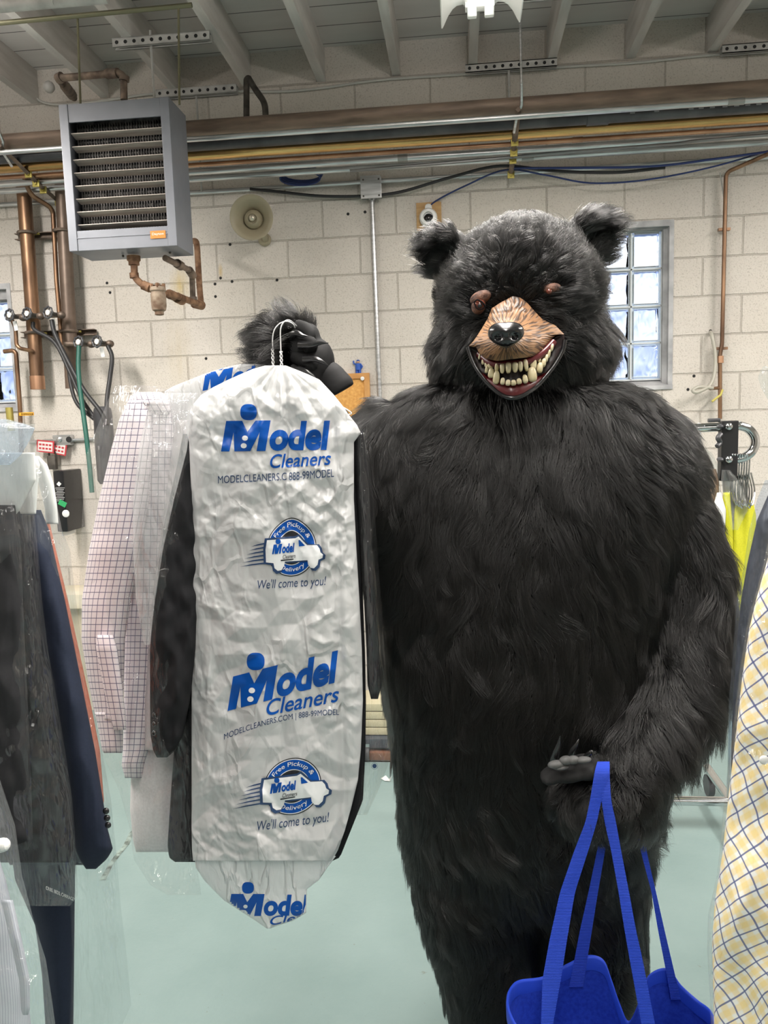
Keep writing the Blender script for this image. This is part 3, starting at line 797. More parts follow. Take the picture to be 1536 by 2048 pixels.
# --- wall fittings
horn = thing('horn_loudspeaker', 'beige round horn loudspeaker fixed on the block wall', 'loudspeaker', V(528, 480, 4.41))
hc = V(503, 435, 4.17); hx = (Vector((.06, -1, -.13))).normalized()
M_horn = mat('beige_horn_enamel', (.33, .29, .20), .45)
MB().lathe([(.035, -.13), (.04, -.12), (.045, -.08), (.062, -.05), (.090, -.02), (.112, 0), (.115, .003), (.110, .004), (.088, -.014), (.060, -.044), (.040, -.075), (.030, -.10)], hc, hx, 40).build('bell', M_horn, horn, smooth=True, angle=1.2)
MB().lathe([(.0, -.03), (.018, -.028), (.026, -.02), (.046, -.035), (.050, -.06), (.046, -.09)][::-1], hc + Vector((.0, 0, -.004)), hx, 28, cap=False).build('reflex_cone', M_horn, horn, smooth=True, angle=1.2)
MB().ell(hc + hx * -.018, .018, .018, .018, 16, 10).build('centre_plug', mat('pale_metal_plug', (.62, .58, .48), .25, .6), horn, smooth=True)
MB().tube(bend([hc - hx * .11, hc - hx * .15 + Vector((.02, 0, -.02)), V(530, 478, 4.38), V(530, 480, 4.405)], .03), .016, 10).build('bracket', M_horn, horn, smooth=True)
MB().lathe([(.036, 0), (.036, .014), (.028, .022)], V(530, 480, 4.409), (0, -1, 0), 20).build('mounting_plate', M_horn, horn, smooth=True)

jb = thing('junction_box', 'square grey steel junction box high on the block wall', 'electrical box', V(742, 375, 4.41))
MB().box(V(742, 375, 4.375), (.108, .066, .108)).build('box', M_galv, jb, bevel=.004)
MB().box(V(742, 375, 4.338), (.112, .006, .112)).build('cover', M_galv, jb, bevel=.002)
for sx in (-1, 1):
    for sz in (-1, 1): MB().ell(V(742, 375, 4.333) + Vector((sx * .042, 0, sz * .042)), .005, .003, .005, 8, 6).build('screw', M_iron, jb)
one('wall_conduit', MB().tube([V(744, 394, 4.385), V(760, 800, 4.385), V(775, 1150, 4.385)], .0125, 14), M_galv, 'vertical steel conduit running down from the junction box', 'conduit')
MB().tube([V(744, 393, 4.385), V(744, 402, 4.385)], .019, 12).build('connector', M_galv, bpy.data.objects['wall_conduit'], smooth=True)

wc = thing('wall_camera', 'white round ball camera on a plywood backing on the wall', 'camera', V(856, 435, 4.41))
M_ply = add_noise_color(mat('brown_plywood', (.45, .27, .11), .7), (.38, .22, .085), (.52, .33, .15), 9, 5, stretch=(1, 1, 6))
MB().box(V(858, 433, 4.402), (.135, .016, .145)).build('backing_board', M_ply, wc)
M_wplastic = mat('white_plastic', (.75, .75, .74), .35)
MB().lathe([(.048, 0), (.048, .03), (.040, .042), (.026, .044), (.024, .03)], V(857, 437, 4.394), (0, -1, 0), 28).build('housing_ring', M_wplastic, wc, smooth=True)
MB().ell(V(857, 437, 4.362), .026, .02, .026, 18, 10).build('lens_dome', mat('black_lens', (.01, .01, .012), .08), wc, smooth=True)
MB().lathe([(.019, 0), (.019, .016), (.014, .02)], V(857, 416, 4.394), (0, -1, 0), 16).build('cable_plug', M_wplastic, wc, smooth=True)

cork = thing('cork_board', 'orange cork notice board on the wall between bag and bear suit', 'notice board', V(716, 800, 4.41))
M_cork = add_noise_color(mat('orange_cork', (.68, .34, .09), .85), (.60, .28, .07), (.74, .40, .12), 60, 5)
MB().box2(V(600, 756, 4.40), V(738, 905, 4.395)).build('cork_sheet', M_cork, cork)
M_corkfr = add_noise_color(mat('oak_frame', (.55, .27, .08), .5), (.48, .22, .06), (.60, .31, .10), 12, 4)
cfr = MB()
a, b_ = W(592, 751, 4.385), W(744, 915, 4.385)
cfr.box2((a[0], 4.382, a[2] - .03), (b_[0], 4.408, a[2])); cfr.box2((b_[0] - .03, 4.382, b_[2]), (b_[0], 4.408, a[2] - .03)); cfr.box2((a[0], 4.382, b_[2]), (a[0] + .03, 4.408, a[2] - .03)); cfr.box2((a[0], 4.382, b_[2] - .03), (b_[0], 4.408, b_[2]))
cfr.build('frame', M_corkfr, cork)
MB().lathe([(.011, 0), (.011, .006), (.006, .008)], V(725, 757, 4.38), (0, -1, 0), 14).build('push_pin', M_wplastic, cork, smooth=True)
fig = thing('figurine', 'tiny blue waving figurine standing on top of the cork board frame', 'figurine', V(717, 752, 4.395))
MBf = MB()
ft_ = V(717, 751, 4.395); M_figblue = mat('blue_figure', (.02, .09, .42), .5)
for sx in (-.008, .008): MBf.tube([ft_ + Vector((sx, 0, 0)), ft_ + Vector((sx, 0, .034))], .008, 8)
MBf.tube([ft_ + Vector((0, 0, .030)), ft_ + Vector((0, 0, .066))], [.016, .017], 10)
MBf.tube([ft_ + Vector((-.014, 0, .062)), ft_ + Vector((-.024, 0, .068)), ft_ + Vector((-.026, 0, .082))], .005, 6)
MBf.tube([ft_ + Vector((.014, 0, .062)), ft_ + Vector((.023, 0, .05)), ft_ + Vector((.016, 0, .04))], .005, 6)
MBf.build('suit', M_figblue, fig, smooth=True)
MB().ell(ft_ + Vector((0, 0, .075)), .009, .009, .010, 12, 8).build('head', mat('figure_skin', (.5, .3, .2), .6), fig, smooth=True)
MB().ell(ft_ + Vector((0, 0, .082)), .0095, .0095, .005, 12, 6).build('cap', M_figblue, fig, smooth=True)

# --- pipes, valves and hoses at the left of the wall
YP = 4.30
one('copper_riser', MB().tube([V(46, 370, YP), V(49, 400, YP), V(76, 778, YP)], .0385, 20), M_oldcopper, 'thick shiny copper pipe with open end nearest the window', 'pipe')
MB().tube([V(74, 752, YP), V(76, 779, YP)], .041, 20).build('end_collar', M_copper, bpy.data.objects['copper_riser'], smooth=True)
one('copper_riser', MB().tube([V(124, 370, YP), V(145, 777, YP)], .0385, 20), add_noise_color(mat('dull_brown_pipe', (.13, .095, .075), .45, .5), (.09, .065, .05), (.19, .14, .11), 6, 5), 'thick dull brown pipe just left of the hanging heater', 'pipe')
one('gas_pipe', MB().tube(bend(pxpath([(200, 350, 4.12), (55, 353, 4.12), (48, 358, 4.14), (62, 390, 4.2), (100, 414, 4.28), (106, 425, 4.3), (113, 560, 4.3), (124, 690, 4.3)]), .03), .0125, 12), M_oldcopper, 'slim brown pipe with two elbows between the thick copper pipes', 'pipe')
def wall_strut(y0, xa, xb, label):
    r_ = thing('wall_strut', label, 'bracket', V((xa + xb) / 2, y0, 4.40))
    a, b_ = W(xa, y0, 4.37), W(xb, y0 - 2, 4.37)
    mb_ = MB(); z = (a[2] + b_[2]) / 2
    mb_.box2((a[0], 4.352, z + .012), (b_[0], 4.395, z + .016)); mb_.box2((a[0], 4.352, z - .018), (b_[0], 4.395, z - .014)); mb_.box2((a[0], 4.391, z - .014), (b_[0], 4.395, z + .012))
    mb_.build('channel', M_brownfit, r_)
    return r_, z
for (y0, xa, xb, pxs, lab) in ((472, 32, 142, (55, 127), 'upper brown wall strut clamping the thick pipes'), (668, 44, 190, (70, 139), 'lower brown wall strut clamping the thick pipes above the hoses')):
    r_, z = wall_strut(y0, xa, xb, lab)
    for px in pxs:
        x = float(W(px, y0, YP)[0])
        MB().tube([(x + .046 * math.cos(a), YP - .005 + .044 * math.sin(a) , z) for a in np.linspace(.1 * math.pi, -1.1 * math.pi, 18)], .008, 6).build('pipe_clamp', M_brownfit, r_)
        MB().tube([(x - .055, 4.33, z), (x + .055, 4.33, z)], .006, 6).build('bolt', M_yellowzinc, r_)
def valve(px, py, label, spout=True):
    Yv = 4.14
    c = V(px, py, Yv)
    r_ = thing('hose_valve', label, 'valve', c, 'black handwheel hose valves')
    ax = Vector((-.25, -1, .08)).normalized(); a = ax.orthogonal().normalized(); b2 = ax.cross(a)
    wheel = MB(); R = .029
    wheel.tube([c + (a * math.cos(t_) + b2 * math.sin(t_)) * R * (1 + .07 * math.cos(8 * t_)) for t_ in np.linspace(0, 2 * math.pi, 49)], .0055, 8)
    for k in range(4):
        t_ = k * math.pi / 2 + .4
        wheel.tube([c, c + (a * math.cos(t_) + b2 * math.sin(t_)) * R], .0045, 6)
    wheel.build('handwheel', M_black_pipe, r_, smooth=True)
    MB().lathe([(.015, -.004), (.015, .004), (.008, .006)], c, ax, 14).build('hub_cap', mat('pale_hub', (.72, .71, .68), .4), r_, smooth=True)
    MB().tube([c, c - ax * .05, c - ax * .08 + Vector((.028, 0, 0))], .011, 10).build('stem', M_iron, r_, smooth=True)
    MB().ell(c - ax * .06 + Vector((.03, 0, -.004)), .024, .022, .02, 14, 8).build('valve_body', M_brownfit, r_, smooth=True)
    if spout:
        MB().box(c + Vector((.012, .03, -.055)), (.022, .004, .052), Matrix.Rotation(-.15, 3, 'Y')).build('paper_tag', M_wplastic, r_)
valve(19, 630, 'handwheel valve nearest the bright window at the left edge')
valve(54, 627, 'middle handwheel valve of the upper row, before the copper pipe', False)
valve(96, 625, 'handwheel valve at the right end of the upper row')
valve(157, 684, 'lower handwheel valve joined to the green hose', False)
valve(194, 683, 'lower handwheel valve at the far end, with black hose')
one('manifold_pipe', MB().tube(pxpath([(15, 634, 4.24), (120, 630, 4.24)]), .014, 10), M_brownfit, 'short dark pipe joining the three upper valves', 'pipe')
one('manifold_pipe', MB().tube(pxpath([(130, 688, 4.24), (220, 688, 4.24)]), .014, 10), M_brownfit, 'short dark pipe joining the two lower valves', 'pipe')
one('stub_pipe', MB().tube(bend(pxpath([(24, 640, 4.2), (31, 655, 4.2), (33, 690, 4.2), (40, 697, 4.2), (66, 702, 4.25)]), .03), .011, 10), M_oldcopper, 'bent brown pipe below the valve nearest the window', 'pipe')
one('stub_pipe', MB().tube(bend(pxpath([(8, 703, 4.28), (26, 701, 4.28), (32, 706, 4.28), (40, 815, 4.28), (42, 880, 4.28), tuple([60, 1360, 4.28])]), .03), .0125, 10), M_oldcopper, 'slim yellowish pipe dropping at the left edge to the yellow-handled valve', 'pipe')
bv = thing('ball_valve', 'brass ball valve with a yellow lever low at left edge', 'valve', V(40, 830, 4.25))
MB().tube(pxpath([(18, 815, 4.26), (23, 862, 4.26)]), .02, 10).build('body', M_yellowzinc, bv, smooth=True)
lv = MB().box(V(53, 828, 4.22), (.085, .012, .018)).build('lever', mat('yellow_handle', (.75, .36, .02), .5), bv, bevel=.004)
lm = MB()
for k in range(6): lm.box(V(44 + 4 * k, 828, 4.212), (.006, .001, .008))
lm.build('lever_lettering', M_hole, lv)
M_hose = mat('black_rubber_hose', (.022, .022, .024), .5)
one('rubber_hose', MB().tube(smooth_path(pxpath([(103, 640, 4.16), (110, 668, 4.15), (135, 720, 4.12), (168, 780, 4.08), (200, 822, 4.05), (212, 850, 4.05)])), .012, 10), M_hose, 'black hose sloping down from the upper right valve', 'hose')
one('rubber_hose', MB().tube(smooth_path(pxpath([(66, 645, 4.2), (70, 660, 4.19), (110, 686, 4.18), (140, 745, 4.15), (165, 800, 4.12), (200, 850, 4.1)])), .011, 10), M_hose, 'black hose from the middle valve passing behind the other hoses', 'hose')
one('rubber_hose', MB().tube(smooth_path(pxpath([(216, 692, 4.18), (224, 715, 4.17), (220, 755, 4.15), (214, 800, 4.1), (213, 850, 4.06)])), .012, 10), M_hose, 'black hose curving down from the far lower valve', 'hose')
one('rubber_hose', MB().tube(smooth_path(pxpath([(136, 720, 4.2), (142, 770, 4.18), (155, 808, 4.15), (185, 835, 4.1), (205, 850, 4.08)])), .011, 10), M_hose, 'black hose hanging in a low bow beside the dull brown pipe', 'hose')
one('green_hose', MB().tube(smooth_path(pxpath([(158, 692, 4.13), (157, 740, 4.1), (163, 800, 4.06), (171, 860, 4.02), (178, 920, 4.0), (184, 985, 3.98)])), .0125, 12), mat('green_rubber', (.015, .10, .075), .5), 'dark green hose hanging straight down from lower valve', 'hose')
one('hose_canister', MB().lathe([(.03, .10), (.044, .09), (.05, .06), (.05, .0), (.052, -.06), (.052, -.30), (.04, -.32)], V(207, 850, 4.1), (0, 0, 1), 20), M_black_pipe, 'black canister where the hoses end beside the bagged shirt', 'canister')
# outlet with conduit, tags and dispenser
ob = thing('outlet_box', 'grey surface outlet box on the wall over the red tags', 'outlet', V(127, 880, 4.41))
MB().box(V(127, 880, 4.38), (.106, .05, .06)).build('box', M_galv, ob, bevel=.004)
MB().lathe([(.017, 0), (.017, .004)], V(138, 879, 4.355), (0, -1, 0), 16).build('socket', M_hole, ob)
MB().lathe([(.015, 0), (.015, .010), (.006, .016)], V(119, 879, 4.355), (0, -1, 0), 12).build('switch_knob', M_galv, ob)
one('outlet_conduit', MB().tube(pxpath([(60, 884, 4.395), (240, 876, 4.395)]), .010, 10), M_galv, 'slim horizontal conduit through the outlet box', 'conduit')
M_tagred = mat('red_tag_border', (.50, .05, .06), .5); M_tagwhite = mat('tag_paper', (.72, .68, .66), .6)
for (px, py, ang, Yd, lab) in ((91, 893, .12, 4.34, 'red bordered white warning tag, front one below the outlet box'), (116, 897, .22, 4.36, 'red bordered white warning tag half behind another tag')):
    tg = thing('warning_tag', lab, 'tag', V(px, py, Yd))
    Rm = Matrix.Rotation(ang, 3, 'Y'); c = V(px, py, Yd)
    MB().box(c, (.105, .004, .07), Rm).build('border', M_tagred, tg)
    MB().box(c + Vector((0, -.0026, 0)), (.088, .002, .054), Rm).build('face', M_tagwhite, tg)
    ln = MB()
    for i in range(2):
        for j in range(4): ln.box(c + Rm @ Vector((-.03 + .02 * j, -.0042, .010 - .022 * i)), (.014, .001, .011), Rm)
    ln.build('printed_lettering', M_tagred, tg)
one('padlock', MB().box(V(105, 925, 4.36), (.05, .03, .08)).tube(bend([V(98, 918, 4.36), V(98, 902, 4.36), V(112, 902, 4.36), V(112, 918, 4.36)], .02), .006, 8), M_iron, 'dark lockout device hanging below the warning tags', 'lock', bevel=.004)
ds = thing('wall_dispenser', 'black wall dispenser with small green emblem', 'dispenser', V(135, 1050, 4.41))
MB().box2(V(105, 942, 4.20), V(171, 1054, 4.408)).build('housing', mat('black_gloss_plastic', (.012, .012, .014), .25), ds, bevel=.012, smooth=True)
MB().box(V(118, 968, 4.196), (.02, .003, .02), Matrix.Rotation(math.pi / 4, 3, 'Y')).build('diamond_emblem', M_wplastic, ds)
dl = MB()
for i in range(9): dl.box(V(120, 976 + i * 3.2, 4.197), (.055 - .008 * (i % 3), .002, .0035))
dl.build('printed_lettering', mat('grey_ink', (.4, .4, .4), .6), ds)
MB().box(V(125, 1007, 4.197), (.045, .003, .03), Matrix.Rotation(.5, 3, 'Y')).build('green_emblem', mat('green_ink', (.03, .35, .12), .5), ds)
MB().lathe([(.021, 0), (.021, .004), (.016, .006)], V(132, 1027, 4.198), (0, -1, 0), 20).build('oval_button', M_wplastic, ds, smooth=True)
MB().box2(V(122, 1055, 4.24), V(150, 1066, 4.38)).build('tray', M_wplastic, ds, bevel=.004)
# ledge and pale counter box below the dispenser
one('wall_ledge', MB().box2((-2.75, 4.14, .62), (-1.6, 4.405, .70)).box2((-2.7, 4.2, 0), (-1.65, 4.405, .62)), add_noise_color(mat('cream_paint', (.62, .56, .42), .7), (.55, .48, .34), (.68, .63, .52), 4, 5), 'cream painted ledge along the wall under the dispenser', 'ledge', smooth=False)
# drilled holes and bolts in the blocks
hb = MB()
for (px, py) in ((214, 566), (220, 585), (430, 568), (431, 593), (460, 489), (696, 428), (730, 424), (1376, 779), (1421, 662), (1388, 752), (412, 717), (554, 560), (464, 563), (441, 556)):
    hb.lathe([(.0085, 0), (.006, .004)], V(px, py, 4.4095), (0, -1, 0), 8)
o_ = hb.build('drilled_hole_pattern', M_hole, bpy.data.objects['wall_back'])
# ------------------------------------------------------------------ the person in the bear costume
PM = 1.0 / FPX
def px_m(Y): return Y * PM * 1.0
def ring_px(y, xl, xr, Yc, hd, n=40, p=2.3):
    a, b_ = W(xl, y, Yc), W(xr, y, Yc)
    c = (a + b_) / 2; h = np.linalg.norm(b_ - a) / 2; e = 2.0 / p; d = (b_ - a) / (2 * h)
    out = []
    for j in range(n):
        t_ = 2 * math.pi * j / n; cs, sn = math.cos(t_), math.sin(t_)
        cs = math.copysign(abs(cs) ** e, cs); sn = math.copysign(abs(sn) ** e, sn)
        out.append(Vector(c + d * h * cs + np.array([0, 1, 0]) * hd * sn))
    return out
def union_mesh(name, mb_, voxel, smooth_it=6):
    me = mb_.mesh(name + '_raw')
    o = bpy.data.objects.new(name + '_raw', me); COL.objects.link(o)
    md = o.modifiers.new('r', 'REMESH'); md.mode = 'VOXEL'; md.voxel_size = voxel; md.use_smooth_shade = True
    if smooth_it:
        sm = o.modifiers.new('s', 'SMOOTH'); sm.iterations = smooth_it; sm.factor = 0.5
    dg = bpy.context.evaluated_depsgraph_get()
    out = bpy.data.meshes.new_from_object(o.evaluated_get(dg))
    out.name = name
    bpy.data.objects.remove(o); bpy.data.meshes.remove(me)
    return out
YB_ = 1.80
body = MB()
IN = 17
rows = [(762, 905, 1185, 1.80, .13), (790, 825, 1280, 1.80, .15), (825, 770, 1332, 1.80, .165), (860, 738, 1366, 1.80, .175), (900, 720, 1388, 1.80, .19), (950, 715, 1394, 1.80, .20), (1020, 718, 1375, 1.80, .21),
        (1110, 733, 1345, 1.80, .215), (1200, 750, 1325, 1.80, .22), (1300, 766, 1310, 1.80, .225), (1400, 783, 1305, 1.80, .225), (1500, 798, 1305, 1.80, .22), (1600, 810, 1307, 1.80, .21), (1690, 822, 1300, 1.80, .19), (1740, 832, 1290, 1.80, .17)]
body.rings([ring_px(y, xl, xr, Yc, hd) for y, xl, xr, Yc, hd in rows])
# legs
body.rings([ring_px(y, xl, xr, Yc, hd) for y, xl, xr, Yc, hd in [(1640, 818, 1075, 1.79, .15), (1720, 826, 1075, 1.79, .155), (1800, 842, 1070, 1.79, .15), (1900, 874, 1068, 1.79, .135), (2000, 902, 1066, 1.79, .12), (2060, 915, 1066, 1.79, .11), (2110, 912, 1070, 1.77, .13), (2135, 910, 1070, 1.74, .15)]])
body.rings([ring_px(y, xl, xr, Yc, hd) for y, xl, xr, Yc, hd in [(1640, 1050, 1300, 1.81, .15), (1720, 1055, 1294, 1.81, .155), (1800, 1062, 1282, 1.81, .15), (1900, 1066, 1280, 1.81, .135), (2000, 1070, 1258, 1.81, .12), (2060, 1074, 1246, 1.81, .11), (2110, 1072, 1248, 1.79, .13), (2130, 1072, 1248, 1.77, .15)]])
# arm on the picture's right hanging down with the tote, other arm raised behind the garment bag
def limb(pts, n=18):
    P = smooth_path([np.append(W(p[0], p[1], p[2]), p[3]) for p in pts], 5) if False else None
    A = [np.append(W(p[0], p[1], p[2]), p[3]) for p in pts]
    A = [2 * A[0] - A[1]] + A + [2 * A[-1] - A[-2]]; out = []
    for i in range(1, len(A) - 2):
        for k in range(5):
            t_ = k / 5
            out.append(0.5 * ((2 * A[i]) + (-A[i - 1] + A[i + 1]) * t_ + (2 * A[i - 1] - 5 * A[i] + 4 * A[i + 1] - A[i + 2]) * t_ * t_ + (-A[i - 1] + 3 * A[i] - 3 * A[i + 1] + A[i + 2]) * t_ ** 3))
    out.append(A[-2])
    body.tube([Vector(q[:3]) for q in out], [float(q[3]) for q in out], n)
limb([(1245, 930, 1.80, .07), (1303, 985, 1.79, .096), (1352, 1110, 1.77, .096), (1368, 1230, 1.74, .092), (1364, 1340, 1.69, .09), (1325, 1440, 1.63, .086), (1275, 1520, 1.58, .082), (1215, 1590, 1.53, .074), (1150, 1600, 1.50, .055)])
body.ell(V(1215, 1600, 1.545), .115, .075, .078, 24, 14)
limb([(800, 890, 1.80, .11), (730, 915, 1.77, .085), (655, 965, 1.74, .072), (612, 880, 1.725, .062), (588, 790, 1.72, .058), (572, 715, 1.71, .055)])
body.ell(V(575, 705, 1.715), .062, .055, .072, 20, 12)
# head with cheeks and ears
body.ell(V(1040, 600, 1.77), .166, .165, .165, 32, 20)
body.ell(V(1042, 695, 1.77), .188, .155, .125, 32, 20)
body.ell(V(1050, 770, 1.79), .13, .13, .09, 24, 14)
def bowl(c, ax, R, th, flat=.8):
    ax = Vector(ax).normalized()
    prof = [(R * math.sin(a), -R * flat * math.cos(a)) for a in np.linspace(.02, math.pi * .56, 12)]
    prof += [((R - th) * math.sin(a), -(R - th) * flat * math.cos(a)) for a in np.linspace(math.pi * .56, .02, 12)]
    body.lathe(prof, c, ax, 28)
bowl(V(886, 512, 1.75), (-.38, -.62, -.62), .055, .023)
bowl(V(1182, 488, 1.77), (.50, -.66, -.50), .064, .025)
body.ell(V(905, 520, 1.79), .05, .04, .05, 16, 10); body.ell(V(1160, 500, 1.80), .055, .04, .05, 16, 10)

person = thing('person', 'person in a shaggy black bear costume with grinning mask holding hangers and tote', 'person', V(1060, 2130, 1.80))
M_suit = mat('black_fur_backing', (.006, .006, .0065), .95, spec=.1)
bme = union_mesh('fur_suit', body, .011, 5)
suit = link_mesh('fur_suit', bme, M_suit, person)
PO = np.array(wpos(suit))

# ---- face of the mask
FACE = dict(
    snout=[(1025, 592), (1013, 599), (1001, 605), (983, 617), (976, 636), (963, 658), (947, 682), (937, 693), (952, 694), (959, 707), (973, 718), (995, 722), (1018, 719), (1044, 716), (1069, 713), (1084, 704), (1095, 690), (1101, 679), (1112, 671), (1129, 669), (1111, 651), (1084, 638), (1069, 622), (1053, 604), (1040, 595)],
    lip=[(936, 694), (944, 719), (956, 743), (976, 768), (995, 785), (1012, 794), (1029, 796), (1047, 791), (1069, 777), (1086, 760), (1103, 739), (1118, 716), (1130, 688), (1129, 669)])
def yface(px, py):
    px = np.asarray(px, float); py = np.asarray(py, float)
    b_ = .135 * np.exp(-(((px - 1016) / 62) ** 2 + ((py - 690) / 50) ** 2))
    return 1.597 - b_
def resample(P, n, closed=True):
    P = np.array(P, float)
    if closed: P = np.concatenate([P, P[:1]])
    d = np.concatenate([[0], np.cumsum(np.linalg.norm(np.diff(P, axis=0), axis=1))])
    s_ = np.linspace(0, d[-1], n, endpoint=not closed)
    return np.stack([np.interp(s_, d, P[:, k]) for k in (0, 1)], 1)
# snout skin
NS, NR = 420, 90
outl = resample(FACE['snout'], NS)
for _ in range(2): outl = (np.roll(outl, 1, 0) + 2 * outl + np.roll(outl, -1, 0)) / 4
c0 = np.array([1016, 668.0])
s_ = np.linspace(0.02, 1, NR)[:, None, None]
PP = c0 + (outl[None] - c0) * s_
px_, py_ = PP[..., 0], PP[..., 1]
ang = np.arctan2(py_ - 672, px_ - 1014); rad = np.hypot(px_ - 1014, py_ - 672)
# moulded hair strokes fanning out from the nose, wrinkles across the bridge
wob = noise3(px_ / 16, py_ / 16, 2.0, 5)
strokes = noise3(ang * 20 + wob * 1.1, rad / 14, 0.3, 11) * .5 + noise3(ang * 42 + wob * 1.5, rad / 9, 4.3, 12) * .6
wr = np.sin(py_ / 3.4 + 1.8 * noise3(px_ / 22, py_ / 22, 9.0, 3)) * np.exp(-((py_ - 632) / 17) ** 2) * np.exp(-((px_ - 1022) / 38) ** 2)
dep = yface(px_, py_) + strokes * .0017 + wr * .0038 - .004 * np.sin(np.pi * np.clip((py_ - 640) / 25, 0, 1)) * np.exp(-((px_ - 1040) / 25) ** 2)
edge = (s_[..., 0] ** 14)
dep = dep + edge * .006
G = W(px_, py_, dep)
rim = W(outl[:, 0], outl[:, 1], dep[-1] + .03)[None]
rim2 = W(c0[0] + (outl[:, 0] - c0[0]) * .9, c0[1] + (outl[:, 1] - c0[1]) * .9, dep[-1] + .05)[None]
sm_ = grid_mesh('snout', np.concatenate([G, rim, rim2]), closed=True)
stk = np.clip(.5 + .9 * strokes + .25 * wr, 0, 1)
stk = np.concatenate([stk, stk[-1:], stk[-1:]]).reshape(-1)
at = sm_.attributes.new('stroke', 'FLOAT', 'POINT'); at.data.foreach_set('value', stk.astype(np.float32))
brow = np.clip(1.15 - np.abs(py_ - 672) / 85 - 0.2 * (np.abs(px_ - 1022) / 90) + .25 * wob, 0, 1)
brow = np.concatenate([brow, brow[-1:] * 0, brow[-1:] * 0]).reshape(-1)
at = sm_.attributes.new('tone', 'FLOAT', 'POINT'); at.data.foreach_set('value', brow.astype(np.float32))
M_snout = mat('painted_latex_snout', (.5, .3, .15), .42, spec=.5)
nt, N, L, b = nodes(M_snout)
a1 = N.new('ShaderNodeAttribute'); a1.attribute_name = 'stroke'; a2 = N.new('ShaderNodeAttribute'); a2.attribute_name = 'tone'
r1 = N.new('ShaderNodeValToRGB'); r1.color_ramp.elements[0].position = .36; r1.color_ramp.elements[1].position = .62
r1.color_ramp.elements[0].color = (.03, .017, .011, 1); r1.color_ramp.elements[1].color = (.17, .08, .038, 1)
r2 = N.new('ShaderNodeValToRGB'); r2.color_ramp.elements[0].position = .26; r2.color_ramp.elements[1].position = .56
r2.color_ramp.elements[0].color = (.07, .034, .018, 1); r2.color_ramp.elements[1].color = (.32, .175, .085, 1)
mx = N.new('ShaderNodeMix'); mx.data_type = 'RGBA'
L.new(a1.outputs['Fac'], r1.inputs[0]); L.new(a1.outputs['Fac'], r2.inputs[0]); L.new(a2.outputs['Fac'], mx.inputs[0]); L.new(r1.outputs[0], mx.inputs[6]); L.new(r2.outputs[0], mx.inputs[7]); L.new(mx.outputs[2], b.inputs['Base Color'])
snout = link_mesh('snout', sm_, M_snout, person); snout['label'] = 'tan wrinkled latex snout'
# nose
M_nose = mat('black_glossy_nose', (.010, .010, .011), .22, coat=.4)
nn = []
for i in range(25):
    th = math.pi * (i / 24 * .996 + .002); row = []
    for j in range(48):
        ph = 2 * math.pi * j / 48
        x = math.sin(th) * math.cos(ph); z = math.cos(th); y = math.sin(th) * math.sin(ph)
        x = math.copysign(abs(x) ** .85, x)
        wid = .0330 * (1 - .42 * max(0, -z) ** 1.4)
        X, Zz = x * wid, math.copysign(abs(z) ** .85, z) * .0235 + (.003 * abs(x))
        Yd = y * .026
        # nostrils
        for sx in (-1, 1):
            d2 = ((X - sx * .015) / .0075) ** 2 + ((Zz + .004) / .0055) ** 2
            if y < 0: Yd += .017 * math.exp(-d2)
        Yd += (.004 * math.exp(-(X / .003) ** 2) if (z < 0 and y < 0) else 0)
        row.append(V(1012, 671, 1.466) + Vector((X, Yd, Zz)))
    nn.append(row)
MB().rings(nn, True).build('nose', M_nose, person, smooth=True, angle=1.5)
# mouth lining, lips and gums
mouth_poly = FACE['lip'] + [(1112, 674), (1101, 682), (1095, 693), (1084, 706), (1069, 712), (1044, 714), (1018, 716), (995, 718), (973, 714), (959, 703), (952, 692)]
mo = resample(mouth_poly, 160); mc = np.array([1026, 745.0])
ss = np.linspace(.02, 1, 26)[:, None, None]
PP = mc + (mo[None] - mc) * ss
base = 1.585 - .055 * np.exp(-((PP[..., 0] - 1024) / 62) ** 2)
dep = base + .022 * (1 - ss[..., 0] ** 3)
Gm = W(PP[..., 0], PP[..., 1], dep)
M_mouth = mat('dark_mouth_paint', (.018, .008, .008), .35)
link_mesh('mouth_lining', grid_mesh('mouth_lining', np.concatenate([Gm, W(PP[-1, :, 0], PP[-1, :, 1], dep[-1] + .05)[None]]), closed=True), M_mouth, person)
def ylip(px): return 1.583 - .058 * np.exp(-((np.asarray(px, float) - 1024) / 62) ** 2)
lp = resample(FACE['lip'], 60, False)
M_lip = mat('black_glossy_lip', (.008, .008, .009), .25, coat=.3)
lpath = [V(p[0], p[1], float(ylip(p[0])) + .002) for p in lp]
MB().tube(smooth_path(lpath[::3], 6), .0048, 12).build('lower_lip', M_lip, person, smooth=True)
# lower gum: red ledge between lip and teeth
gp_ = []
for x in np.linspace(962, 1098, 48):
    yl = float(np.interp(x, [p[0] for p in FACE['lip'][:13]], [p[1] for p in FACE['lip'][:13]]))
    k = 1 - abs((x - 1028) / 70) ** 2
    gp_.append([V(x, yl - 4, float(ylip(x)) + .001), V(x, yl - 4 - 12 * max(k, .1), float(ylip(x)) - .001), V(x, yl - 4 - 26 * max(k, .15), float(ylip(x)) + .010), V(x, yl - 6 - 26 * max(k, .15), float(ylip(x)) + .03)])
M_gum = mat('red_gum_paint', (.085, .005, .008), .35, coat=.2)
MB().rings(gp_, False, closed=False).build('lower_gum', M_gum, person, smooth=True, angle=1.5)
MB().tube(smooth_path(pxpath([(958, 708, 1.575), (985, 727, 1.548), (1020, 727, 1.538), (1055, 723, 1.545), (1086, 706, 1.562), (1108, 684, 1.578)])), .007, 10).build('upper_gum', M_gum, person, smooth=True)
MB().tube(smooth_path(pxpath([(944, 705, 1.585), (952, 728, 1.583), (968, 752, 1.578)])), .006, 10).build('cheek_gum', M_gum, person, smooth=True)
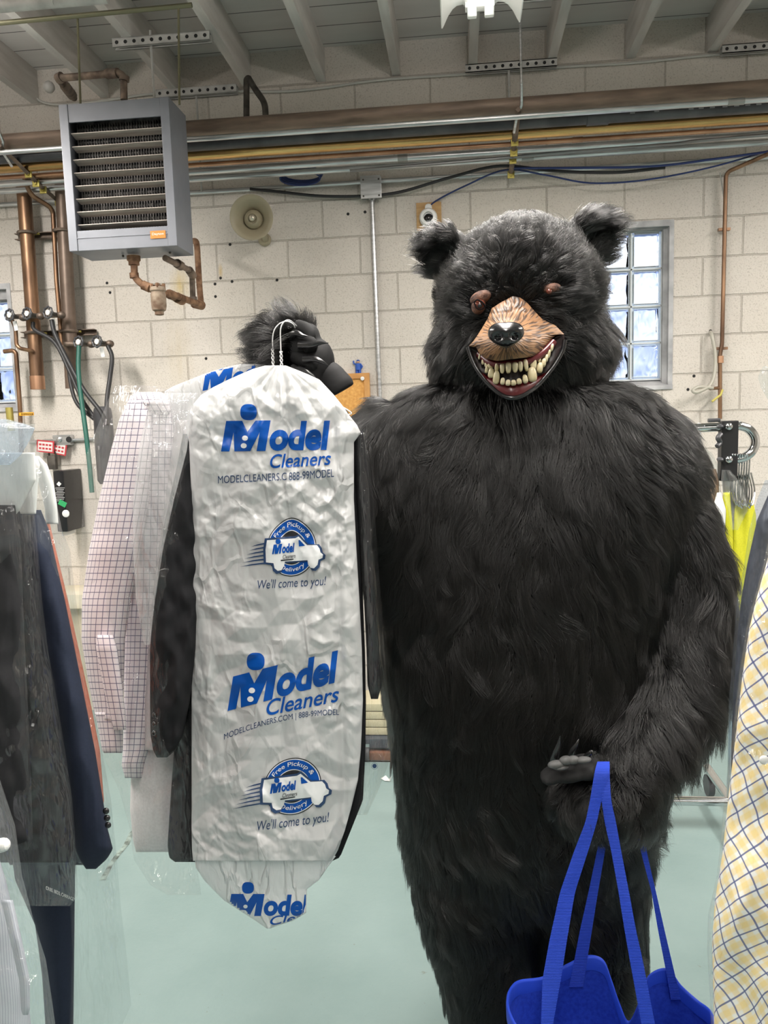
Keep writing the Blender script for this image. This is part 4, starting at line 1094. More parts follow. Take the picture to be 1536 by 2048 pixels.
MB().tube(smooth_path(pxpath([(1120, 684, 1.595), (1112, 710, 1.592), (1098, 735, 1.588)])), .005, 10).build('cheek_gum', M_gum, person, smooth=True)
M_tooth = add_noise_color(mat('ivory_tooth', (.62, .55, .37), .3), (.48, .40, .22), (.68, .61, .42), 40, 3)
def tooth(zx, zy, w, h, tilt=0, up=True):
    px, py = 900 + zx / 5.908, 560 + zy / 5.908
    Yt = float(ylip(px)) + (.006 if up else -.001)
    m = px_m(Yt) / 5.908
    c = V(px, py, Yt)
    t_ = MB().ell((0, 0, 0), w / 2 * m, .0085, h / 2 * m, 16, 12, p=2.7)
    R_ = Matrix.Rotation(math.radians(tilt), 3, 'Y')
    tp = []
    for q in t_.v:
        v_ = Vector(q); k = v_.z / (h / 2 * m)
        f_ = (1 + .16 * (k if not up else -k) * (-1)) if True else 1
        v_.x *= f_; tp.append(tuple(c + R_ @ v_))
    t_.v = tp
    t_.build('tooth', M_tooth, person, smooth=True, angle=1.5)
for a in [(552, 1040, 50, 135, 4), (618, 1045, 58, 120, 3), (690, 1038, 68, 130, 2), (768, 1032, 68, 122, 0), (832, 1022, 54, 120, -4), (895, 1008, 56, 142, -10), (980, 985, 84, 165, -6), (1048, 930, 50, 100, -8), (1100, 862, 46, 110, -14), (480, 1005, 78, 120, 8), (432, 985, 48, 95, 10), (392, 960, 40, 80, 12), (348, 905, 28, 70, 14)]:
    tooth(*a, True)
for a in [(487, 1100, 72, 115, 4), (548, 1152, 76, 156, 6), (622, 1196, 54, 84, 6), (685, 1213, 58, 72, 2), (750, 1214, 62, 68, 0), (815, 1197, 60, 70, -4), (886, 1170, 62, 102, -8), (970, 1116, 106, 170, -4), (1060, 1036, 72, 124, 8), (1104, 977, 56, 104, 8), (1136, 925, 44, 96, 10), (1166, 872, 40, 104, 12), (1201, 798, 40, 92, 14), (432, 1058, 36, 84, 8)]:
    tooth(*a, False)
# eyes with brown leathery surrounds
M_patch = add_noise_color(mat('brown_eye_patch', (.10, .045, .028), .75), (.05, .022, .015), (.17, .08, .05), 90, 5, bump=.9, bdist=.006)
def patch(px, py, w, h, rot, Yd, name='eye_surround'):
    return MB().ell(V(px, py, Yd), w, .016, h, 24, 14, Matrix.Rotation(rot, 3, 'Y')).build(name, M_patch, person, smooth=True)
patch(961, 595, .022, .013, -.35, 1.612); patch(957, 612, .014, .017, .3, 1.612); patch(1103, 578, .019, .011, -.15, 1.613)
ey = MB().ell(V(959, 609, 1.594), .0115, .0105, .0095, 20, 14).build('eyeball', mat('red_brown_eye', (.12, .03, .018), .08, coat=.5), person, smooth=True)
MB().ell(V(960, 611, 1.5855), .0048, .0028, .0052, 14, 8).build('pupil', M_lip, ey, smooth=True)
MB().tube(smooth_path(pxpath([(948, 604, 1.588), (955, 600, 1.584), (964, 604, 1.583), (971, 613, 1.586)])), .0016, 8).build('eyelid', M_suit, person, smooth=True)
MB().tube(smooth_path(pxpath([(948, 605, 1.588), (953, 616, 1.585), (962, 619, 1.584), (971, 613, 1.586)])), .0013, 8).build('eyelid', M_suit, person, smooth=True)
MB().ell(V(1098, 583, 1.597), .006, .005, .005, 14, 8).build('eyeball', bpy.data.materials['red_brown_eye'], person, smooth=True)

# ---- gloves: leather palms, finger pads and claws
M_leather = add_noise_color(mat('black_leatherette', (.014, .014, .0145), .72, spec=.22), (.011, .011, .0115), (.018, .018, .0185), 40, 4, bump=.12, bdist=.001)
M_claw = mat('black_claw', (.012, .012, .013), .22, coat=.3)
M_padgrey = add_noise_color(mat('grey_rubber_pad', (.07, .07, .07), .6), (.05, .05, .05), (.10, .10, .10), 50, 4, bump=.3, bdist=.002)
def claw(pts, r, parent=person):
    P = smooth_path(pxpath(pts), 5); n = len(P)
    MB().tube(P, [r * (1 - (i / (n - 1)) ** 1.3) + .0006 for i in range(n)], 10).build('claw', M_claw, parent, smooth=True)
# raised paw: palm bulge, four bent fingers, thumb stump
palm = MB()
palm.ell(V(630, 735, 1.685), .042, .05, .062, 20, 14, Matrix.Rotation(.25, 3, 'Y'))
palm.ell(V(606, 690, 1.685), .034, .045, .05, 18, 12, Matrix.Rotation(.5, 3, 'Y'))
link_mesh('leather_palm', union_mesh('leather_palm', palm, .006, 4), M_leather, person)
for pts, r in (([(596, 655, 1.665), (612, 660, 1.655), (619, 672, 1.65), (612, 680, 1.65)], .017), ([(596, 676, 1.66), (615, 682, 1.645), (624, 690, 1.642), (618, 696, 1.645)], .016),
               ([(592, 712, 1.66), (612, 722, 1.645), (625, 730, 1.642), (618, 736, 1.645)], .016), ([(585, 740, 1.66), (606, 752, 1.65), (622, 760, 1.648), (630, 762, 1.65)], .015)):
    P = smooth_path(pxpath(pts), 5)
    MB().tube(P, [r * (1 - .25 * i / (len(P) - 1)) for i in range(len(P))], 14).ell(P[-1], r * .75, r * .75, r * .75, 12, 8).build('finger', M_leather, person, smooth=True)
claw([(583, 672, 1.645), (592, 666, 1.63), (605, 671, 1.625), (615, 672, 1.625)], .0085)
claw([(600, 690, 1.635), (622, 690, 1.622), (640, 686, 1.618), (657, 686, 1.615)], .0085)
claw([(608, 719, 1.63), (628, 718, 1.622), (645, 724, 1.62), (657, 731, 1.62)], .008)
claw([(596, 740, 1.635), (610, 742, 1.628), (624, 750, 1.625), (634, 758, 1.622)], .008)
th_m = MB().tube(smooth_path(pxpath([(645, 745, 1.69), (662, 758, 1.68), (678, 774, 1.675), (683, 782, 1.675)]), 5), [.032, .032, .033, .034, .034, .034, .034, .033, .033, .033, .033, .033, .032, .031, .030, .029][:16], 20)
th_m.build('thumb', M_leather, person, smooth=True)
# lower paw round the tote straps: palm edge, finger pads and claws
lp_ = MB(); lp_.ell(V(1172, 1534, 1.485), .034, .045, .020, 20, 12); lp_.ell(V(1136, 1541, 1.478), .042, .042, .018, 22, 12, Matrix.Rotation(-.15, 3, 'Y')); lp_.ell(V(1102, 1551, 1.475), .024, .036, .011, 18, 10, Matrix.Rotation(-.3, 3, 'Y'))
link_mesh('leather_palm', union_mesh('leather_palm', lp_, .006, 4), M_leather, person)
for (px, py, w, h) in ((1113, 1529, .017, .008), (1132, 1521, .013, .009), (1146, 1520, .012, .008), (1166, 1520, .016, .006), (1122, 1534, .016, .005)):
    MB().ell(V(px, py, 1.443), w, .010, h, 16, 10, Matrix.Rotation(-.12, 3, 'Y')).build('finger_pad', M_padgrey, person, smooth=True)
claw([(1107, 1522, 1.47), (1112, 1505, 1.46), (1117, 1488, 1.455), (1120, 1472, 1.452)], .008)
claw([(1142, 1514, 1.47), (1146, 1500, 1.465), (1153, 1488, 1.46), (1158, 1478, 1.46)], .007)
claw([(1172, 1516, 1.475), (1178, 1508, 1.468), (1184, 1503, 1.465), (1187, 1516, 1.46)], .006)

# ---- fur: individual strands gathered into locks
def in_poly(x, y, P):
    r_ = np.zeros(len(x), bool); n = len(P); j = n - 1
    for i in range(n):
        xi, yi = P[i]; xj, yj = P[j]
        c_ = ((yi > y) != (yj > y)) & (x < (xj - xi) * (y - yi) / ((yj - yi) or 1e-9) + xi)
        r_ ^= c_; j = i
    return r_
def sample(me, n, rng):
    me.calc_loop_triangles()
    nv = len(me.vertices); co = np.empty(nv * 3, np.float32); me.vertices.foreach_get('co', co); co = co.reshape(-1, 3).astype(float) + PO
    no = np.empty(nv * 3, np.float32); me.vertices.foreach_get('normal', no); no = no.reshape(-1, 3).astype(float)
    T = np.empty(len(me.loop_triangles) * 3, np.int32); me.loop_triangles.foreach_get('vertices', T); T = T.reshape(-1, 3)
    a, b_, c_ = co[T[:, 0]], co[T[:, 1]], co[T[:, 2]]
    cr = np.cross(b_ - a, c_ - a); ar = np.linalg.norm(cr, axis=1)
    cen = (a + b_ + c_) / 3; nf = cr / np.maximum(ar, 1e-12)[:, None]
    vw = CAM - cen; vw /= np.linalg.norm(vw, axis=1, keepdims=True)
    fac = (nf * vw).sum(1)
    px, py = proj(cen)
    wgt = ar * np.where(fac > -.35, 1.0, .16) * np.where((py > 2120), .15, 1) * np.where(py < 830, 1.5, 1)
    k = rng.choice(len(T), n, p=wgt / wgt.sum())
    u, v = rng.random(n), rng.random(n); fl = u + v > 1; u[fl], v[fl] = 1 - u[fl], 1 - v[fl]
    P = a[k] + (b_[k] - a[k]) * u[:, None] + (c_[k] - a[k]) * v[:, None]
    Nn = no[T[k, 0]] * (1 - u - v)[:, None] + no[T[k, 1]] * u[:, None] + no[T[k, 2]] * v[:, None]
    Nn /= np.maximum(np.linalg.norm(Nn, axis=1, keepdims=True), 1e-9)
    return P, Nn
def fur_field(P, Nn, rng):
    "combed direction, length and lift for roots P"
    px, py = proj(P); n = len(P)
    zone_head = (py < 800) & (px > 800)
    zone_paw = (px < 660) & (py < 800)
    zone_hand = (py > 1500) & (py < 1700) & (px > 1070) & (P[:, 1] < 1.60)
    a = np.full(n, 0.0)
    # direction angle in the view plane, 0 = right, 90 = up
    dx = (px - 1040) / 380 * .55 + .10
    ang_b = np.arctan2(-np.ones(n), dx)
    upper = np.clip((1000 - py) / 200, 0, 1)
    ang_b = np.where(px > 1040, ang_b + upper * .45 * np.clip((px - 1040) / 250, 0, 1), ang_b - upper * .45 * np.clip((1040 - px) / 250, 0, 1))
    arm = (px > 1225) & (py > 900)
    ang_b = np.where(arm, -math.pi / 2 + .50 + .5 * noise3(px / 160, py / 110, 2.2, 77), ang_b)
    ang_b = ang_b + .75 * noise3(px / 130, py / 150, P[:, 1] * 3, 21) + .55 * noise3(px / 48, py / 62, P[:, 1] * 3, 22)
    hx, hy = px - 1028, -(py - 668)
    ang_h = np.arctan2(hy, hx)
    droop = np.clip((py - 560) / 160, 0, 1)
    ang_h = np.where(hx > 0, ang_h - .35 * droop, ang_h + .35 * droop)
    ang_h = ang_h + .45 * noise3(px / 60, py / 60, 1.1, 31) + .25 * noise3(px / 25, py / 25, 1.1, 32)
    ang_p = np.arctan2(-(py - 735), px - 640) + .4 * noise3(px / 25, py / 25, 1.4, 41)
    ang_n = -math.pi / 2 + 1.6 * noise3(px / 34, py / 34, 1.6, 51)
    ang = np.where(zone_head, ang_h, np.where(zone_paw, ang_p, np.where(zone_hand, ang_n, ang_b)))
    D = np.cos(ang)[:, None] * _CR + np.sin(ang)[:, None] * _CU
    Ln = np.where(zone_head, np.where((np.abs(hx) < 60) & (py < 620) & (py > 520), .034, .060), np.where(zone_paw, .068, np.where(zone_hand, .040, .082 * (1 + .25 * noise3(px / 60, py / 60, 3.3, 23)))))
    Ln = np.where((py > 1700) & ~zone_hand, .060, Ln)
    lift = np.where(zone_head, .50, np.where(zone_paw, .75, np.where(zone_hand, .5, .33)))
    # near the mask edge: shorter, flatter
    near = np.exp(-(((px - 1030) / 105) ** 2 + ((py - 700) / 105) ** 2) ** 3) * zone_head
    Ln = Ln * (1 - .45 * near); lift = lift * (1 - .55 * near)
    return D, Ln, lift
def tangent(D, Nn):
    T_ = D - (D * Nn).sum(1, keepdims=True) * Nn
    l_ = np.linalg.norm(T_, axis=1, keepdims=True)
    return T_ / np.maximum(l_, .15)
def make_fur(name, me, count, locks, seed, parent, material, rad):
    rng = np.random.default_rng(seed)
    def keep(P):
        px, py = proj(P)
        front = P[:, 1] < 1.70
        sn = np.array(FACE['snout']); sn = sn.mean(0) + (sn - sn.mean(0)) * .96
        mo_ = FACE['lip'] + [(1112, 671), (1030, 700), (952, 690)]
        bad = front & (in_poly(px, py, sn) | in_poly(px, py, mo_))
        for (cx, cy, rx, ry) in ((957, 606, 19, 20), (1104, 578, 18, 11)): bad |= front & (((px - cx) / rx) ** 2 + ((py - cy) / ry) ** 2 < 1)
        paw = (((px - 632) / 46) ** 2 + ((py - 738) / 58) ** 2 < 1) & (P[:, 1] < 1.80)
        pal = (((px - 1140) / 62) ** 2 + ((py - 1540) / 20) ** 2 < 1) & (P[:, 1] < 1.60)
        return ~(bad | paw | pal)
    P, Nn = sample(me, count, rng); k = keep(P); P, Nn = P[k], Nn[k]
    C_, CN = sample(me, locks, rng); k = keep(C_); C_, CN = C_[k], CN[k]
    kd = kdtree.KDTree(len(C_))
    for i, q in enumerate(C_): kd.insert(q, i)
    kd.balance()
    own = np.fromiter((kd.find(q)[1] for q in P), int, len(P))
    def strands(P, Nn, jit, seedx):
        r2 = np.random.default_rng(seedx)
        D, Ln, lift = fur_field(P, Nn, r2)
        n = len(P)
        side = np.cross(D, Nn)
        D = D + side * r2.normal(0, jit, (n, 1)) + Nn * 0
        Ln = Ln * r2.uniform(.65, 1.2, n); lift = lift * r2.uniform(.6, 1.35, n)
        T_ = tangent(D, Nn); side = np.cross(T_, Nn)
        t_ = np.linspace(0, 1, 7)[None, :, None]
        curl = r2.normal(0, .10, (n, 1, 1)) * np.sin(t_ * 4.2 + r2.uniform(0, 6, (n, 1, 1)))
        body_ = T_[:, None] * (t_ * (1 - .15 * t_)) + Nn[:, None] * (lift[:, None, None] * (1.25 * t_ - .55 * t_ * t_)) + side[:, None] * (curl * t_)
        body_ = body_ + np.array([0, 0, -1.0]) * .22 * t_ ** 2
        return P[:, None] + body_ * Ln[:, None, None]
    S = strands(P, Nn, .16, seed + 1); G_ = strands(C_, CN, .30, seed + 2)
    t_ = np.linspace(0, 1, 7)[None, :, None]
    w_ = np.where(rng.random((len(P), 1, 1)) < .13, .15, 1.0) * (.92 * t_ ** .95) * rng.uniform(.6, 1.0, (len(P), 1, 1))
    off = (P - C_[own])[:, None] * (1 - .72 * t_)
    S = S * (1 - w_) + (G_[own] + off) * w_
    n = len(S)
    cu = bpy.data.hair_curves.new(name)
    cu.add_curves([7] * n)
    cu.attributes['position'].data.foreach_set('vector', (S - PO).reshape(-1).astype(np.float32))
    ra = cu.attributes.get('radius') or cu.attributes.new('radius', 'FLOAT', 'POINT')
    rr = np.linspace(1, .12, 7)[None, :] * rng.uniform(.7, 1.25, (n, 1)) * rad
    ra.data.foreach_set('value', rr.reshape(-1).astype(np.float32))
    cu.materials.append(material)
    o = bpy.data.objects.new(name, cu); COL.objects.link(o)
    o.parent = parent; ORIGIN[o.name] = Vector(PO)
    return o
M_fur = bpy.data.materials.new('black_fur'); M_fur.use_nodes = True
_nt = M_fur.node_tree; _nt.nodes.clear()
_o = _nt.nodes.new('ShaderNodeOutputMaterial'); _h = _nt.nodes.new('ShaderNodeBsdfHairPrincipled')
_h.parametrization = 'COLOR'
_hi = _nt.nodes.new('ShaderNodeHairInfo'); _hr = _nt.nodes.new('ShaderNodeValToRGB')
_hr.color_ramp.elements[0].position = .35; _hr.color_ramp.elements[0].color = (.0012, .0012, .0013, 1); _hr.color_ramp.elements[1].color = (.0085, .008, .0075, 1)
_nt.links.new(_hi.outputs['Random'], _hr.inputs[0]); _nt.links.new(_hr.outputs[0], _h.inputs['Color'])
_h.inputs['Roughness'].default_value = .22; _h.inputs['Radial Roughness'].default_value = .35
_nt.links.new(_h.outputs[0], _o.inputs['Surface'])
fur = make_fur('fur', bme, FUR_N, FUR_N // 60, 7, suit, M_fur, .00052)
fur['label'] = 'long shaggy black fur'
# ------------------------------------------------------------------ garments, plastic bags, tote
def film_material(name, haze=.06, tint=(1, 1, 1), bump=.5, scale=26, gloss=1.0, rough=.10, stretch=(1.6, 1, .45), crease=13, back=.5):
    m = bpy.data.materials.new(name); m.use_nodes = True
    nt = m.node_tree; N = nt.nodes; L = nt.links; N.clear()
    out = N.new('ShaderNodeOutputMaterial')
    tr = N.new('ShaderNodeBsdfTransparent'); tr.inputs[0].default_value = (.97 * tint[0], .97 * tint[1], .97 * tint[2], 1)
    df = N.new('ShaderNodeBsdfDiffuse'); df.inputs[0].default_value = (.82 * tint[0], .83 * tint[1], .84 * tint[2], 1)
    tl = N.new('ShaderNodeBsdfTranslucent'); tl.inputs[0].default_value = (.8, .81, .82, 1)
    gl = N.new('ShaderNodeBsdfGlossy'); gl.inputs[0].default_value = (1, 1, 1, 1); gl.inputs['Roughness'].default_value = rough
    tc = N.new('ShaderNodeTexCoord'); mp = N.new('ShaderNodeMapping'); mp.inputs['Scale'].default_value = stretch; L.new(tc.outputs['Object'], mp.inputs[0])
    n1 = N.new('ShaderNodeTexNoise'); n1.inputs['Scale'].default_value = scale; n1.inputs['Detail'].default_value = 3; n1.inputs['Distortion'].default_value = .6; L.new(mp.outputs[0], n1.inputs[0])
    rg = N.new('ShaderNodeMath'); rg.operation = 'SUBTRACT'; rg.inputs[1].default_value = .5; L.new(n1.outputs['Fac'], rg.inputs[0])
    ab = N.new('ShaderNodeMath'); ab.operation = 'ABSOLUTE'; L.new(rg.outputs[0], ab.inputs[0])
    bp = N.new('ShaderNodeBump'); bp.inputs['Strength'].default_value = bump; bp.inputs['Distance'].default_value = .02; L.new(ab.outputs[0], bp.inputs['Height'])
    vo = N.new('ShaderNodeTexVoronoi'); vo.feature = 'DISTANCE_TO_EDGE'; vo.inputs['Scale'].default_value = crease; vo.inputs['Randomness'].default_value = 1.0
    wn = N.new('ShaderNodeVectorMath'); wn.operation = 'MULTIPLY_ADD'; wn.inputs[1].default_value = (.05, .05, .05); L.new(n1.outputs['Color'], wn.inputs[0]); L.new(mp.outputs[0], wn.inputs[2]); L.new(wn.outputs[0], vo.inputs['Vector'])
    vr = N.new('ShaderNodeMapRange'); vr.inputs['From Max'].default_value = .07; vr.inputs['To Min'].default_value = .22; vr.inputs['To Max'].default_value = 0; L.new(vo.outputs['Distance'], vr.inputs[0])
    bp2 = N.new('ShaderNodeBump'); bp2.inputs['Strength'].default_value = .8; bp2.inputs['Distance'].default_value = .02; L.new(vr.outputs[0], bp2.inputs['Height']); L.new(bp.outputs[0], bp2.inputs['Normal'])
    bp = bp2
    for s in (df, tl, gl): L.new(bp.outputs[0], s.inputs['Normal'])
    m1 = N.new('ShaderNodeMixShader'); m1.inputs[0].default_value = back; L.new(df.outputs[0], m1.inputs[1]); L.new(tl.outputs[0], m1.inputs[2])
    m2 = N.new('ShaderNodeMixShader'); m2.inputs[0].default_value = haze; L.new(tr.outputs[0], m2.inputs[1]); L.new(m1.outputs[0], m2.inputs[2])
    fr = N.new('ShaderNodeFresnel'); fr.inputs['IOR'].default_value = 1.38; L.new(bp.outputs[0], fr.inputs['Normal'])
    fm = N.new('ShaderNodeMath'); fm.operation = 'MULTIPLY'; fm.inputs[1].default_value = gloss * .9; fm.use_clamp = True; L.new(fr.outputs[0], fm.inputs[0])
    m3 = N.new('ShaderNodeMixShader'); mn = N.new('ShaderNodeMath'); mn.operation = 'MINIMUM'; mn.inputs[1].default_value = .055 * gloss; L.new(fm.outputs[0], mn.inputs[0]); L.new(mn.outputs[0], m3.inputs[0]); L.new(m2.outputs[0], m3.inputs[1]); L.new(gl.outputs[0], m3.inputs[2])
    L.new(m3.outputs[0], out.inputs['Surface'])
    return m
M_film = film_material('clear_film', .022, gloss=1.35, bump=.55, scale=22, rough=.06, stretch=(1.8, 1, .3))
M_film_hazy = film_material('hazy_film', .075, (.98, 1, 1), .5, 20, 1.3, .08, stretch=(1.8, 1, .3))
M_film_blue = film_material('bluish_film', .24, (.86, .93, 1.0), .9, 34, 1.8, .10)
# white printed polythene
M_white = mat('white_polythene', (.78, .785, .79), .22, spec=.6)
nt, N, L, b = nodes(M_white)
tc = N.new('ShaderNodeTexCoord'); n1 = N.new('ShaderNodeTexNoise'); n1.inputs['Scale'].default_value = 15; n1.inputs['Detail'].default_value = 2; n1.inputs['Distortion'].default_value = .5
mp = N.new('ShaderNodeMapping'); mp.inputs['Scale'].default_value = (1.4, 1, .7); L.new(tc.outputs['Object'], mp.inputs[0]); L.new(mp.outputs[0], n1.inputs[0])
rg = N.new('ShaderNodeMath'); rg.operation = 'SUBTRACT'; rg.inputs[1].default_value = .5; L.new(n1.outputs['Fac'], rg.inputs[0]); ab = N.new('ShaderNodeMath'); ab.operation = 'ABSOLUTE'; L.new(rg.outputs[0], ab.inputs[0])
bp = N.new('ShaderNodeBump'); bp.inputs['Strength'].default_value = .4; bp.inputs['Distance'].default_value = .018; L.new(ab.outputs[0], bp.inputs['Height'])
vo = N.new('ShaderNodeTexVoronoi'); vo.feature = 'DISTANCE_TO_EDGE'; vo.inputs['Scale'].default_value = 15
wn = N.new('ShaderNodeVectorMath'); wn.operation = 'MULTIPLY_ADD'; wn.inputs[1].default_value = (.025, .025, .025); L.new(n1.outputs['Color'], wn.inputs[0]); L.new(mp.outputs[0], wn.inputs[2]); L.new(wn.outputs[0], vo.inputs['Vector'])
n9 = N.new('ShaderNodeTexNoise'); n9.inputs['Scale'].default_value = 7; L.new(tc.outputs['Object'], n9.inputs[0])
r9 = N.new('ShaderNodeMapRange'); r9.inputs['From Min'].default_value = .42; r9.inputs['From Max'].default_value = .62; r9.inputs['To Max'].default_value = .17; L.new(n9.outputs['Fac'], r9.inputs[0])
vr = N.new('ShaderNodeMapRange'); vr.inputs['From Max'].default_value = .10; vr.inputs['To Min'].default_value = 1; vr.inputs['To Max'].default_value = 0; L.new(vo.outputs['Distance'], vr.inputs[0])
vm = N.new('ShaderNodeMath'); vm.operation = 'MULTIPLY'; L.new(vr.outputs[0], vm.inputs[0]); L.new(r9.outputs[0], vm.inputs[1])
bp2 = N.new('ShaderNodeBump'); bp2.inputs['Strength'].default_value = .8; bp2.inputs['Distance'].default_value = .02; L.new(vm.outputs[0], bp2.inputs['Height']); L.new(bp.outputs[0], bp2.inputs['Normal'])
L.new(bp2.outputs[0], b.inputs['Normal'])
tl = N.new('ShaderNodeBsdfTranslucent'); tl.inputs[0].default_value = (.8, .8, .8, 1); tr = N.new('ShaderNodeBsdfTransparent')
m1 = N.new('ShaderNodeMixShader'); m1.inputs[0].default_value = .22; L.new(b.outputs[0], m1.inputs[1]); L.new(tl.outputs[0], m1.inputs[2])
m2 = N.new('ShaderNodeMixShader'); m2.inputs[0].default_value = .13; L.new(m1.outputs[0], m2.inputs[1]); L.new(tr.outputs[0], m2.inputs[2]); L.new(m2.outputs[0], N['Material Output'].inputs['Surface'])

def cloth(name, color, rough=.85, weave=900, bump=.15, spec=.3):
    m = mat(name, color, rough, spec=spec)
    c2 = tuple(c * 1.07 for c in color); c1 = tuple(c * .93 for c in color)
    return add_noise_color(m, c1, c2, 180, 3, .3, .7, bump=bump, bscale=weave / 3, bdist=.0006)
def check_cloth(name, base, lines, rough=.8, turn=0):
    "woven check: lines = [(axis, period, offset, width, colour, strength)] on the cloth's own width and length"
    m = mat(name, base, rough, spec=.25)
    nt, N, L, b = nodes(m)
    tc = N.new('ShaderNodeTexCoord'); sp = N.new('ShaderNodeSeparateXYZ'); L.new(tc.outputs['UV'], sp.inputs[0])
    if turn:
        mp = N.new('ShaderNodeMapping'); mp.inputs['Rotation'].default_value = (0, 0, turn); L.new(tc.outputs['UV'], mp.inputs[0])
        ns = N.new('ShaderNodeTexNoise'); ns.inputs['Scale'].default_value = 5; L.new(tc.outputs['UV'], ns.inputs[0])
        sc = N.new('ShaderNodeVectorMath'); sc.operation = 'SCALE'; sc.inputs['Scale'].default_value = .045; L.new(ns.outputs['Color'], sc.inputs[0])
        ad = N.new('ShaderNodeVectorMath'); L.new(mp.outputs[0], ad.inputs[0]); L.new(sc.outputs[0], ad.inputs[1]); L.new(ad.outputs[0], sp.inputs[0])
    rgb = N.new('ShaderNodeRGB'); rgb.outputs[0].default_value = (*base, 1); last = rgb.outputs[0]
    for ax, per, off, wd_, col, st in lines:
        a = N.new('ShaderNodeMath'); a.operation = 'MULTIPLY_ADD'; a.inputs[1].default_value = 1 / per; a.inputs[2].default_value = off; L.new(sp.outputs[ax], a.inputs[0])
        f = N.new('ShaderNodeMath'); f.operation = 'FRACT'; L.new(a.outputs[0], f.inputs[0])
        s = N.new('ShaderNodeMath'); s.operation = 'SUBTRACT'; s.inputs[1].default_value = .5; L.new(f.outputs[0], s.inputs[0])
        q = N.new('ShaderNodeMath'); q.operation = 'ABSOLUTE'; L.new(s.outputs[0], q.inputs[0])
        r = N.new('ShaderNodeMapRange'); r.inputs['From Min'].default_value = wd_ / per / 2 * 1.25; r.inputs['From Max'].default_value = wd_ / per / 2 * .75; r.inputs['To Min'].default_value = 0; r.inputs['To Max'].default_value = st; L.new(q.outputs[0], r.inputs[0])
        mx = N.new('ShaderNodeMix'); mx.data_type = 'RGBA'; L.new(r.outputs[0], mx.inputs[0]); L.new(last, mx.inputs[6]); mx.inputs[7].default_value = (*col, 1); last = mx.outputs[2]
    L.new(last, b.inputs['Base Color'])
    n = N.new('ShaderNodeTexNoise'); n.inputs['Scale'].default_value = 500; L.new(tc.outputs['Object'], n.inputs[0])
    bp = N.new('ShaderNodeBump'); bp.inputs['Strength'].default_value = .12; bp.inputs['Distance'].default_value = .0006; L.new(n.outputs['Fac'], bp.inputs['Height']); L.new(bp.outputs[0], b.inputs['Normal'])
    return m
M_blacksuit = cloth('black_suiting', (.012, .012, .014))
M_navy = cloth('navy_suiting', (.016, .022, .042))
M_charcoal = cloth('charcoal_suiting', (.016, .016, .018))
M_white_shirt = cloth('pinkish_white_shirting', (.70, .66, .67), .8, 700, .1)
M_orange = cloth('orange_cloth', (.55, .15, .08))
M_paper = mat('white_paper', (.74, .74, .72), .75)
M_hanger = mat('white_wire', (.75, .75, .75), .35, .2)
M_check = check_cloth('windowpane_check', (.78, .71, .74), [(0, .0142, 0, .0016, (.13, .12, .20), .95), (1, .0142, 0, .0016, (.13, .12, .20), .95)])
M_yellow = check_cloth('yellow_check', (.88, .87, .83), [(0, .024, .5, .009, (.92, .66, .16), .5), (1, .024, .5, .009, (.92, .66, .16), .5), (0, .024, 0, .0022, (.08, .10, .27), .9), (1, .024, 0, .0022, (.08, .10, .27), .9)], turn=.55)
M_print = mat('blue_ink', (.002, .072, .36), .35, spec=.25)
M_printdark = mat('dark_blue_ink', (.02, .05, .13), .4)
M_printblack = mat('black_ink', (.012, .012, .016), .4)
M_printwhite = mat('white_ink', (.76, .77, .78), .35)

# ---- 1. the white printed garment bag with a black suit inside
YBAG = 1.585
bag = thing('garment_bag', 'white printed plastic garment bag hanging from the raised bear paw', 'garment bag', V(560, 1300, YBAG))
def bag_fold(u, y, px):
    wxp = px + 20 * noise3(px / 90, y / 110, 1.3, 3); wyp = y + 20 * noise3(px / 100, y / 90, 5.1, 3)
    rough_ = np.clip(.35 + .9 * noise3(px / 95, y / 80, 8.8, 14), 0.08, 1)      # crumpled in patches, smooth between
    f = .0085 * facet(wxp / 70, wyp / 180, 3) + .0075 * facet((wxp + wyp * .55) / 48, (wyp - wxp * .35) / 52, 4) + .0065 * rough_ * facet((wxp - wyp * .4) / 22, (wyp + wxp * .2) / 26, 5) + .0022 * rough_ * facet(wxp / 10, wyp / 12, 6)
    # pleats drawn together at the hanger neck
    dx, dy = px - 560, y - 720
    r = np.hypot(dx, dy); a = np.arctan2(dx, dy)
    f = f + .010 * np.exp(-(r / 190) ** 2) * facet(a * 5.0 + 7, r / 260 + 3, 9) * np.minimum(1, r / 40)
    # long vertical drapes, and two deep pleats right of the middle
    f = f + .0045 * facet(px / 75 + .15 * noise3(px / 200, y / 300, 0.2, 4), y / 520, 31)
    def pleat(x0, w, d): return -d * np.exp(-((px - x0) / w) ** 2)
    f = f + pleat(567 + 6 * np.sin(y / 60), 7, .010) * np.clip((1010 - y) / 120, 0, 1) + pleat(668 + (y - 900) * .03, 9, .010)
    return f
bag_rows = [(731, 530, 572), (738, 505, 590), (748, 482, 615), (760, 455, 640), (775, 425, 654), (790, 402, 668), (810, 385, 684), (830, 376, 698), (850, 373, 714), (866, 374, 722), (884, 378, 708), (1000, 383, 708), (1100, 384, 713), (1200, 384, 719), (1300, 383, 724), (1400, 383, 726), (1500, 383, 722), (1560, 383, 716), (1610, 383, 704), (1660, 383, 690), (1700, 384, 676), (1722, 386, 664)]
B = Loft([(y, a, c, YBAG, .038 if y > 800 else .012 + .026 * (y - 731) / 69) for y, a, c in bag_rows], YBAG, .038, bag_fold)
B.build('plastic_cover', M_white, bag, nu=230, nv=430)
tail_rows = [(1712, 388, 672), (1735, 392, 655), (1760, 408, 638), (1778, 425, 614), (1800, 447, 613), (1826, 487, 612), (1842, 512, 585), (1852, 526, 553), (1857, 534, 541)]
